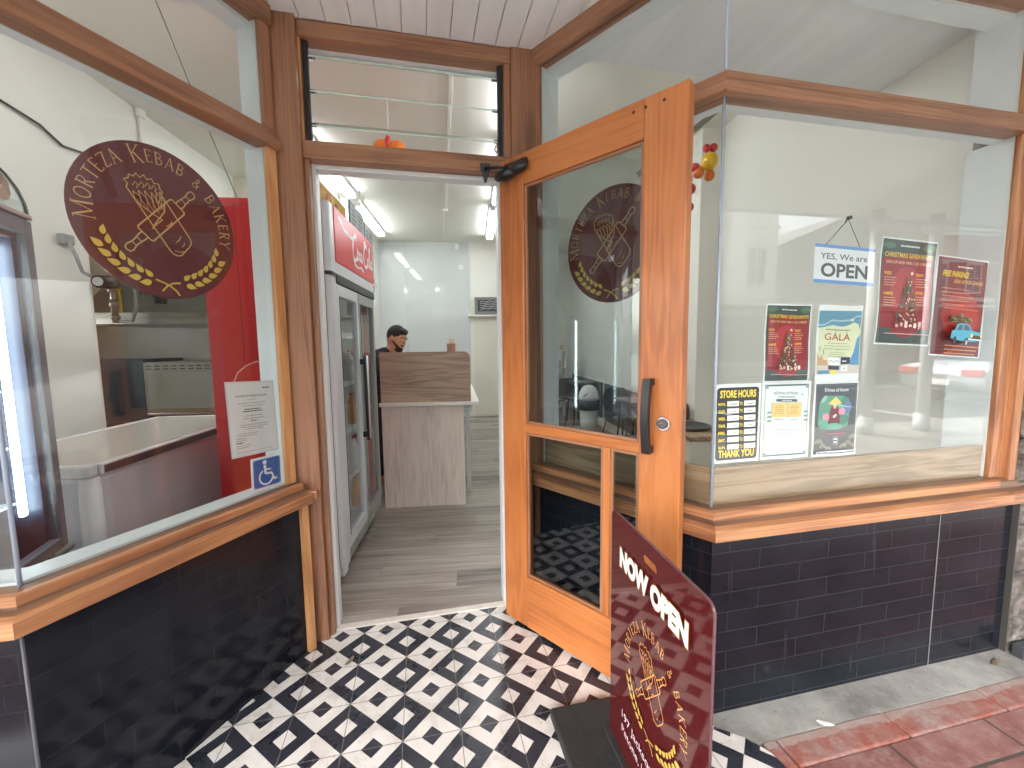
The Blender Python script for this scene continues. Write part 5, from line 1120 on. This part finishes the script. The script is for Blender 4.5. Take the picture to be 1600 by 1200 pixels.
MB().box((-Wf+.03, .028, .828), (-.016, Lf-.03, .848), .003).build('lid', mat('freezer_lid', S(214, 212, 204), .18), t)
# ---- upright display cabinet with lit tube at far left
DV = Vector((-.3146, .949)); P0 = Vector((-.745, -.35))
t = thing('display_cabinet', 'upright glass door display cabinet with a lit tube at far left', 'display cabinet', I(P0.x, P0.y, 0), math.atan2(-DV.y, -DV.x)-TH)
M_cab = mat('cabinet_grey', S(128, 124, 132), .45)
# local x: along the front towards the street, y: local left normal
LC_, DC = .37, .5
sgn = -1   # body goes to y<0
mb = MB(); y1 = sgn*DC
mb.box((0, y1, .0), (LC_, y1+.02, 1.70)); mb.box((0, y1+.02, 0), (.02, -.03, 1.70)); mb.box((LC_-.02, y1+.02, 0), (LC_, -.03, 1.70)); mb.box((.02, y1+.02, 1.64), (LC_-.02, -.03, 1.70)); mb.box((.02, y1+.02, 0), (LC_-.02, -.03, .60)); mb.build('cabinet', M_cab, t)
mb = MB(); mb.box((-.022, -.03, .63), (.012, 0, 1.70), .004); mb.box((.012, -.03, .63), (LC_, 0, .665), .003); mb.box((.012, -.03, 1.655), (LC_, 0, 1.70), .003); mb.box((LC_-.03, -.03, .665), (LC_, 0, 1.655), .003); dr_ = mb.build('door', M_cab, t)
MB().box((.0125, -.016, .6655), (LC_-.0305, -.012, 1.6545)).build('glass', M_cglass, dr_)
MB().box((.0125, -.008, .6655), (.0145, -.001, 1.6545)).build('seal', M_steel, dr_)
MB().box((.03, -.18, .60), (LC_-.03, y1+.021, 1.63)).build('dark_back', mat('cabinet_blue', S(70, 84, 104), .35), t) if 0 else None
mb = MB(); mb.box((.0205, y1+.0205, .601), (.024, -.031, 1.639)); mb.box((.024, y1+.0205, .601), (LC_-.0205, y1+.026, 1.639)); mb.build('lining', mat('cabinet_blue', S(62, 74, 94), .4), t)
mb = MB(); mb.box((.040, -.075, .765), (.059, -.058, 1.62), .005); mb.build('tube', mat('led_tube', S(255, 255, 255), .4, emit=(.86, .96, 1, 1), es=2.2), t)
for z in (.80, .98, 1.16, 1.36):
    mb = MB(); mb.box((.03, y1+.03, z), (LC_-.03, -.09, z+.008), .002); mb.build('shelf', mat('glass_shelf', S(190, 200, 206), .2), t)
mb = MB()
for i in range(7): mb.box((-.012+.0, -.44+i*.055, .60), (.0+.02, -.41+i*.055, .615), .002)
mb.box((-.10, -.46, .585), (-.001, -.02, .60), .004)
for i in range(8): mb.box((-.09, -.44+i*.053, .6005), (-.012, -.415+i*.053, .604), .001)
mb.build('vent_grille', M_cab, t)
# curved light box with a bread picture on top
mb = MB(); q = [(0, 1.705)]+[(.0-.0, 1.705)]; prof = [(-.30+.30*math.cos(R(a)), 1.705+.26*math.sin(R(a))) for a in range(0, 91, 10)]+[(-.40, 1.965), (-.40, 1.705)]
mb2 = MB()
M = Matrix(((0, 0, 1, 0), (1, 0, 0, 0), (0, 1, 0, 0), (0, 0, 0, 1)))
mb.prism(prof, .0, LC_, M=M); lb = mb.build('light_box', mat('light_box', S(196, 214, 204), .3), t)
mb = MB()
for (a, b) in ((-.006, .004), (LC_-.004, LC_+.006)): mb.prism([(x*1.02+.004, 1.705+(z-1.705)*1.03) for x, z in prof], a-.002, b-.002, M=M)
mb.build('end_trim', M_dark, lb)
mb = MB(); z_ = .0008; 
for (cx_, cz, rx, rz_, mi) in ((.10, .5, .088, .46, 0), (.105, .5, .070, .38, 1), (.095, .32, .05, .15, 2), (.115, .72, .035, .12, 3)):
    z_ += .0009
    def cp(u_, a_): ang = R(90)*max(0, min(1, a_)); return (u_, -.30+(.30+z_)*math.cos(ang), 1.705+(.26+z_)*math.sin(ang))
    N = 20
    for i in range(N):
        for j in range(6):
            t0, t1 = 2*math.pi*i/N, 2*math.pi*(i+1)/N; r0, r1 = j/6, (j+1)/6
            pts = [cp(cx_+rx*r0*math.cos(t0), cz+rz_*r0*math.sin(t0)*.95), cp(cx_+rx*r1*math.cos(t0), cz+rz_*r1*math.sin(t0)*.95), cp(cx_+rx*r1*math.cos(t1), cz+rz_*r1*math.sin(t1)*.95), cp(cx_+rx*r0*math.cos(t1), cz+rz_*r0*math.sin(t1)*.95)]
            if j == 0: pts = pts[1:]
            if all(pts[a_] != pts[b_] for a_ in range(len(pts)) for b_ in range(a_)): mb.poly(pts, mi)
mb.build('bread_picture', [mat('bread_rim', S(170, 130, 96), .5), mat('bread_top', S(206, 176, 134), .5), mat('bread_dark', S(150, 96, 84), .5), mat('bread_light', S(226, 206, 170), .5)], lb)
mb = MB(); mb.box((-.01, -.02, 1.701), (LC_, .008, 1.716), .002); mb.build('trim', M_steel, lb)
# ---- kitchen corner: hood, oven on stand, gas pipes
t = ithing('range_hood', 'stainless steel kitchen hood hanging behind the left window', 'hood', -2.2, 2.2, 1.52)
M_ = Matrix(((0, 0, 1, 0), (1, 0, 0, 0), (0, 1, 0, 0), (0, 0, 0, 1)))
mb = MB(); mb.prism([(0, 0), (.79, 0), (.79, .5), (.45, .5), (0, .10)], -.62, .55, M=M_); mb.box((-.63, -.012, -.004), (.56, 0, .055), .003); mb.build('canopy', M_steel, t)
mb = MB(); mb.box((-.2, .5, .5), (.2, .79, 1.55)); mb.build('duct', M_steel, t)
t = ithing('oven', 'stainless steel deck oven on a dark stand in the kitchen corner', 'oven', -2.35, 2.42, 0)
MB().box((-.80, -.02, 0), (.62, .56, .60), .006).build('stand', mat('oven_stand', S(52, 54, 60), .35), t)
MB().box((-.95, .0, .60), (-.13, .56, 1.20), .006).build('side_unit', mat('oven_side', S(58, 66, 78), .3), t)
MB().box((-.129, -.004, .62), (.62, .56, 1.17), .006).build('body', M_steel, t)
MB().box((-.08, -.026, .72), (.60, -.004, 1.08), .006).build('door', mat('oven_door', S(176, 174, 164), .3, .3, var=.05, vs=6), t)
mb = MB(); mb.box((-.10, -.05, .665), (.60, -.03, .685), .004); mb.box((-.08, -.03, .668), (-.06, .0, .682)); mb.box((.5, -.03, .668), (.52, .0, .682)); mb.build('handle', M_chrome, t)
mb = MB()
for i in range(9):
    for z in (1.10, 1.128): mb.box((-.10+i*.075, -.007, z), (-.055+i*.075, -.0035, z+.009))
mb.build('vent_slots', M_black, t)
MB().box((-.12, -.009, .625), (.60, -.0045, .66)).build('kick_plate', M_black, t)
t = ithing('gas_valve', 'steel gas pipe and yellow tagged valve beside the kitchen hood', 'valve', -2.30, 2.0, 1.55)
mb = MB(); mb.cyl((-.05, 0, -.03), (-.05, 0, .55), .022, n=14); mb.cyl((-.05, 0, .10), (-.05, 0, .16), .032, n=14); mb.cyl((-.05, 0, .22), (-.05, 0, .27), .034, n=14); mb.cyl((-.05, 0, .0), (-.05, 0, .03), .032, n=14); mb.tube([(-.05, 0, -.02), (.08, 0, -.02), (.12, 0, .1), (.12, 0, .5)], .014, 10); mb.build('pipe', M_steel, t)
mb = MB(); mb.box((.01, -.03, .05), (.03, -.02, .25), .004); mb.ball((.02, -.025, .25), .02, 12); mb.build('lever', mat('valve_yellow', S(214, 182, 40), .4), t)
t = ithing('shelf_plant', 'dark green pot plant half hidden behind the round left sign', 'plant', -2.02, 2.05, 1.80)
mb = MB(); rr = random.Random(6); mb.lathe([(.04, -.12), (.06, 0), (.055, 0), (.02, -.02)], n=16); mb.build('pot', M_dark, t)
mb = MB()
for i in range(90):
    a = rr.random()*6.28; e = rr.uniform(-.5, 1.3); r_ = rr.uniform(.04, .17); c_ = Vector((r_*math.cos(a)*math.cos(e), r_*math.sin(a)*math.cos(e)*.8, .04+r_*math.sin(e))); d_ = Vector((rr.uniform(-1, 1), rr.uniform(-1, 1), rr.uniform(-.6, .6))).normalized()*.03; n_ = d_.cross(Vector((0, .3, 1))).normalized()*.012
    mb.poly([c_-d_, c_+n_, c_+d_, c_-n_])
mb.build('leaves', mat('dark_leaf', S(52, 72, 52), .5, var=.3, vs=20), t)
t = ithing('wall_lamp', 'grey swing arm lamp with a round black head on left wall', 'wall lamp', -1.84, 1.03, 1.97)
mb = MB(); mb.box((-.01, -.04, -.03), (.03, .04, .03), .008); mb.tube([(.02, 0, -.01), (.05, .01, -.10), (.06, .03, -.19), (.08, .10, -.225), (.09, .17, -.21)], .010, 10); mb.build('arm', mat('lamp_grey', S(150, 152, 152), .4), t)
mb = MB(); mb.cyl((.12, .06, -.245), (.10, .19, -.235), .04, .045, 20); mb.build('head', M_black, t); mb = MB(); mb.cyl((.1215, .052, -.245), (.1205, .059, -.245), .028, .028, 20); mb.build('lens', mat('lamp_lens', S(190, 195, 196), .2), t)
t = ithing('wall_cable', 'black cable sagging across the cream wall behind the left window', 'cable', -1.835, 1.0, 2.6)
mb = MB(); mb.tube([(0, -.9, -.02), (0, -.6, .03), (0, -.35, .03), (0, -.22, .02), (0, -.05, .0), (0, .08, -.06), (0, .22, -.04), (0, .5, -.10)], .007, 8); mb.build('cable', M_black, t)
t = ithing('wall_conduit', 'white conduit dropping from the ceiling on the left wall', 'conduit', -1.835, 1.735, 2.9)
mb = MB(); mb.box((-.012, -.015, -.15), (.014, .015, .2), .004); mb.box((-.012, -.03, .14), (.03, .03, .2), .006); mb.build('duct', M_batten, t)
t = ithing('hanging_cord', 'thin dark cord running from the ceiling down to the red fridge', 'cord', -.574, .60, 2.03)
mb = MB(); a = I(-.946, .635, 3.09)-I(-.574, .60, 2.03); q = Matrix.Rotation(TH, 3, 'Z') @ a; mb.tube([(0, 0, 0), q*.5+Vector((0, 0, -.012)), q], .0022, 6); mb.build('cord', M_dark, t)
# ---- balloons, ornament, rails
t = ithing('paper_ornament', 'orange balloon ornament on a white string above the door', 'ornament', .062, 1.446, 2.72)
for x, r_, m_ in ((-.05, .075, 'balloon_orange'), (.055, .072, 'balloon_orange')):
    mb = MB(); mb.ball((x, 0, .0), (r_, r_, r_*1.12), 24); mb.build('balloon', mat('balloon_orange', S(226, 120, 40), .3, coat=.3), t)
mb = MB(); mb.ball((0, -.05, .045), (.022, .022, .05), 16); mb.build('balloon', mat('balloon_red', S(196, 44, 50), .3, coat=.3), t)
mb = MB(); mb.cyl((0, 0, .09), (-.005, 0, .38), .0035, n=6); mb.build('string', M_house, t)
t = ithing('balloon_bunch', 'yellow, orange and red balloon bunch seen beyond the door edge', 'balloons', 2.27, 1.0, 2.42)
for (x, y, z, r_, c_) in ((.015, 0, .105, .056, 'y'), (-.015, -.01, .185, .026, 'r'), (.035, -.01, .19, .028, 'r'), (-.06, 0, .03, .038, 'o'), (.03, .02, .02, .036, 'o'), (-.085, 0, .06, .03, 'r'), (-.115, 0, -.08, .035, 'r'), (-.12, 0, -.2, .03, 'r'), (-.15, 0, -.02, .045, 'o'), (-.17, 0, -.13, .04, 'y')):
    mb = MB(); mb.ball((x, y, z), (r_, r_, r_*1.05), 20); mb.build('balloon', {'y': mat('balloon_yellow', S(232, 184, 40), .3, coat=.3), 'o': mat('balloon_orange', S(0, 0, 0)), 'r': mat('balloon_red', S(0, 0, 0))}[c_], t)
def rail(label, a, b):
    a, b = Vector(a), Vector(b); t = ithing('perforated_rail', label, 'rail', *((a+b)/2)); d = (b-a)/2; L = d.length
    M = d.to_track_quat('X', 'Y').to_matrix().to_4x4(); mb = MB(); mb.box((-L, -.02, -.025), (L, -.017, .025), M=M); mb.box((-L, -.017, .022), (L, .01, .025), M=M); mb.build('rail', M_steel, t)
    mb = MB(); n = int(L/.035)
    for i in range(n): mb.box((-L+.03+i*.07, -.0212, -.012), (-L+.065+i*.07, -.0203, .010), M=M)
    mb.build('slots', M_dark, t)
rail('perforated grey steel rail rising behind the open shop door', (1.606, .6, 2.258), (2.098, .6, 2.645))
rail('short perforated steel rail high behind the corner of the right window', (2.165, .5, 2.79), (2.375, .5, 2.935))
# ---- dining side: wainscot, tables, chairs, bin, shelf
t = ithing('wall_bench', 'dark grey bench backs along the right hand wall', 'bench', 2.61, 4.0, 0)
for v0, v1 in ((-1.8, .18), (.34, 2.2)):
    MB().box((-.03, v0, .16), (.0, v1, .70), .004).build('backrest', mat('bench_grey', S(92, 97, 104), .6), t)
MB().box((-.012, -2.2, .09), (.0, 2.4, .159), .003).build('skirting', M_batten, t)
M_ch = mat('chair_shell', S(86, 88, 92), .5); M_leg = mat('chair_leg', S(36, 36, 38), .45)
def make_chair(label):
    t = thing('shell_chair', label, 'chair', group='grey shell chairs in the dining corner')
    mb = MB(); n = 12; rows = []
    prof = [(.21, .42), (.10, .40), (-.05, .395), (-.15, .41), (-.20, .46), (-.235, .56), (-.25, .68), (-.255, .74)]
    for j, (y, z) in enumerate(prof):
        hw = (.19, .205, .21, .21, .22, .225, .20, .14)[j]; rows.append([mb.bm.verts.new((hw*(-1+2*i/n), y+(abs(-1+2*i/n)**2)*(.02 if j < 4 else .07), z+(abs(-1+2*i/n)**2.5)*(.05 if j < 5 else .0))) for i in range(n+1)])
    for a, b in zip(rows, rows[1:]):
        for i in range(n): f = mb.bm.faces.new([a[i], a[i+1], b[i+1], b[i]]); f.smooth = True
    o = mb.build('shell', M_ch, t); s_ = o.modifiers.new('s', 'SOLIDIFY'); s_.thickness = .014; ss = o.modifiers.new('ss', 'SUBSURF'); ss.levels = ss.render_levels = 1
    for sx, sy in ((-1, 1), (1, 1), (-1, -1), (1, -1)):
        mb = MB(); mb.tube([(sx*.10, sy*.10, .39), (sx*.16, sy*.15, .37), (sx*.21, sy*.21, .01)], .009, 8); mb.build('leg', M_leg, t)
    return t
c0 = make_chair('grey shell chair just right of the white bin'); c0.location = I(2.48, 3.05); c0.rotation_euler.z = -TH+R(200)
for lab, u, v, rz in (('grey shell chair beside the handle of the open door', 2.42, 1.95, 20), ('grey shell chair furthest back against the bench', 2.22, 4.7, 190), ('grey shell chair with its back towards the street, hidden by door stile', 2.1, 1.5, 60)):
    c = copy_tree(c0); c['label'] = lab; c.location = I(u, v); c.rotation_euler.z = -TH+R(rz)
def table(label, u, v, L=.34):
    t = ithing('dining_table', label, 'table', u, v, .06, 0, 'dining tables by the bench')
    MB().box((-L, -.25, .60), (L, .25, .63), .006).build('tabletop', mat('dark_table', S(96, 92, 92), .4), t)
    for sx in (-1, 1):
        for sy in (-1, 1): mb = MB(); mb.tube([(sx*(L-.06), sy*.20, .60), (sx*(L-.02), sy*.23, -.06)], .011, 8); mb.build('leg', M_leg, t)
table('dark table with black legs right of the white bin', 2.42, 2.45, .2)
table('dark table in the far dining corner behind the bin', 2.38, 4.75, .2)
t = ithing('waste_bin', 'white waste bin with dark band and domed white lid', 'bin', 2.27, 3.9, 0)
mb = MB(); mb.lathe([(0, .0), (.118, 0), (.128, .36), (.10, .36)], n=32); mb.build('body', mat('bin_grey', S(206, 206, 204), .5), t)
mb = MB(); mb.lathe([(.128, .361), (.150, .37), (.152, .50), (.148, .505), (.10, .505)], n=32); mb.build('band', M_dark, t)
mb = MB(); mb.lathe([(.15, .506), (.148, .55), (.13, .62), (.09, .68), (.04, .71), (0, .716)], n=32); ld = mb.build('lid', mat('bin_lid', S(222, 222, 220), .45), t)
mb = MB(); mb.tube([(-.12, -.095, .56), (-.08, -.118, .585), (-.03, -.12, .62)], [.003, .008, .003], 8); mb.build('flap_slot', M_dark, ld)
t = ithing('shelf_unit', 'white shelf unit with jars at the back of the dining side', 'shelf', 2.17, 5.5, 0)
for z in (.35, .62, .86, 1.17): MB().box((-.30, -.15, z), (.11, .15, z+.025), .003).build('shelf', M_white, t)
for x in (-.29, .10): MB().box((x-.01, -.14, 0), (x+.01, .14, 1.168)).build('side', M_white, t)
for i, (x, z, c_) in enumerate(((-.02, 1.196, (210, 206, 190)), (.05, 1.196, (190, 180, 160)), (-.12, 1.196, (180, 190, 190)), (.0, .886, (170, 160, 150)), (-.12, .886, (120, 110, 100)), (.0, .646, (200, 190, 170)))):
    mb = MB(); mb.lathe([(0, 0), (.035, .001), (.036, .09), (.028, .105), (.028, .12), (0, .12)], n=14); tj = ithing('jar', '', 'jar', 2.17+x, 5.45, z); tj['label'] = 'small jar standing on the white shelf unit'; tj['group'] = 'jars on the white shelf unit'; mb.build('body', mat('jar_%d' % i, S(*c_), .3), tj)
t = ithing('side_cabinet', 'low cream cabinet with timber top just behind the window corner', 'cabinet', 2.1, .75, 0)
MB().box((-.14, -.2, 0), (.14, .3, .69), .004).build('body', mat('cream_door', S(0, 0, 0)), t)
MB().box((-.16, -.22, .69), (.16, .32, .72), .004).build('top', M_oak, t)
t = ithing('round_tray', 'dark round tray on the low cream cabinet behind the window', 'tray', 2.08, .80, .7202)
mb = MB(); mb.lathe([(0, 0), (.13, 0), (.14, .02), (.135, .022), (.125, .006), (0, .006)], n=32); mb.build('tray', M_dark, t)
t = ithing('meter_box', 'pale grey box fixed to the wall above the round tray', 'box', 2.61, 1.98, .70)
MB().box((-.06, -.12, 0), (-.001, .16, .30), .006).build('body', mat('pale_grey_box', S(150, 156, 162), .5), t)
# ---- cars in the street behind the camera
def car(label, x, y, rz, col, name='parked_car'):
    t = thing(name, label, 'car', (x, y, -.12), rz, 'cars in the street')
    mb = MB(); prof = [(-2.2, .42), (-2.25, .62), (-2.18, .88), (-1.5, .95), (-.85, 1.38), (.35, 1.42), (1.05, .98), (1.95, .86), (2.2, .66), (2.22, .40), (1.8, .26), (-1.8, .26)]
    n = len(prof); secs = []
    for k_, yy in enumerate((-.86, -.80, -.60, 0, .60, .80, .86)):
        f_ = (.0, .5, .9, 1, .9, .5, 0)[k_]; secs.append([mb.bm.verts.new((px*(1-.02*(1-f_)), yy*(1 if pz < .96 else .82), .26+(pz-.26)*(1-.06*(1-f_)))) for px, pz in prof])
    for a, b in zip(secs, secs[1:]):
        for i in range(n): f = mb.bm.faces.new([a[i], a[(i+1) % n], b[(i+1) % n], b[i]]); f.smooth = True
    mb.bm.faces.new(secs[0]); mb.bm.faces.new(list(reversed(secs[-1]))); mb.build('body', mat('car_paint_%d' % int(x*10), col, .25, .5, coat=.6), t)
    gm = mat('car_glass', S(40, 46, 52), .08)
    mb = MB(); mb.poly([(-1.53, -.62, .965), (-.88, -.52, 1.365), (-.88, .52, 1.365), (-1.53, .62, .965)]); 
    for v in mb.bm.verts: v.co.z += .02; v.co.x -= .012
    mb.build('rear_window', gm, t)
    mb = MB(); mb.poly([(1.07, -.62, .985), (.40, -.54, 1.40), (.40, .54, 1.40), (1.07, .62, .985)])
    for v in mb.bm.verts: v.co.z += .015; v.co.x += .015
    mb.build('windscreen', gm, t)
    for sy in (-1, 1):
        mb = MB(); mb.poly([(-1.25, sy*.80, .97), (-.80, sy*.715, 1.31), (.30, sy*.715, 1.35), (.92, sy*.80, .99)])
        for v in mb.bm.verts: v.co.y += sy*.03
        mb.build('side_window', gm, t)
        mb = MB(); mb.box((-2.27, sy*.62-.2, .66), (-2.2, sy*.62+.2, .82), .03); mb.build('tail_light', mat('tail_red', S(190, 30, 30), .25), t)
        mb = MB(); mb.box((2.12, sy*.62-.18, .6), (2.22, sy*.62+.18, .74), .03); mb.build('headlight', mat('lamp_clear', S(220, 224, 226), .15), t)
        for xx in (-1.35, 1.35):
            mb = MB(); mb.cyl((xx, sy*.70, .31), (xx, sy*.89, .31), .31, n=28); wh = mb.build('wheel', M_rubber, t); mb = MB(); mb.cyl((xx, sy*.886, .31), (xx, sy*.9, .31), .19, n=20); mb.build('rim', M_steel, wh)
    mb = MB(); mb.box((-2.275, -.25, .46), (-2.255, .25, .57), .005); mb.build('number_plate', mat('plate', S(220, 220, 214), .5), t)
car('silver sedan parked at the kerb, reflected in the street window', 13.4, -5.9, R(8), S(190, 192, 196))
car('dark blue car across the road seen only in reflection', 7.5, -12.6, R(180), S(44, 60, 92))
car('white car on the far side reflected in the left window', -6.5, -12.6, R(180), S(222, 222, 220))

# ---- small litter on the ground
for lab, x, y, z, r_, c_ in (('small dried leaf lying on the patterned tiles near the left post', .09, -.20, .003, .016, S(120, 112, 96)), ('little brown leaf on the concrete at the foot of the stone pillar', 2.62, -.80, 0, .018, S(120, 104, 84)), ('white scrap of paper at the edge of the concrete strip', 1.71, -.865, .001, .014, S(225, 225, 220))):
    t = thing('paper_scrap' if 'paper' in lab else 'dry_leaf', lab, 'paper scrap' if 'paper' in lab else 'leaf', (x, y, z)); mb = MB(); rr = random.Random(int(x*100)); pts = [(r_*(1+.3*rr.random())*math.cos(a)*1.5, r_*(.5+.2*rr.random())*math.sin(a)) for a in [2*math.pi*i/9 for i in range(9)]]
    mb.prism(pts, .0005, .0022)
    for v in mb.bm.verts: v.co.z += abs(v.co.x)*.18
    mb.build('blade' if 'leaf' in lab else 'sheet', mat('litter_%d' % int(x*100), c_, .8), t); t.rotation_euler.z = .9+x
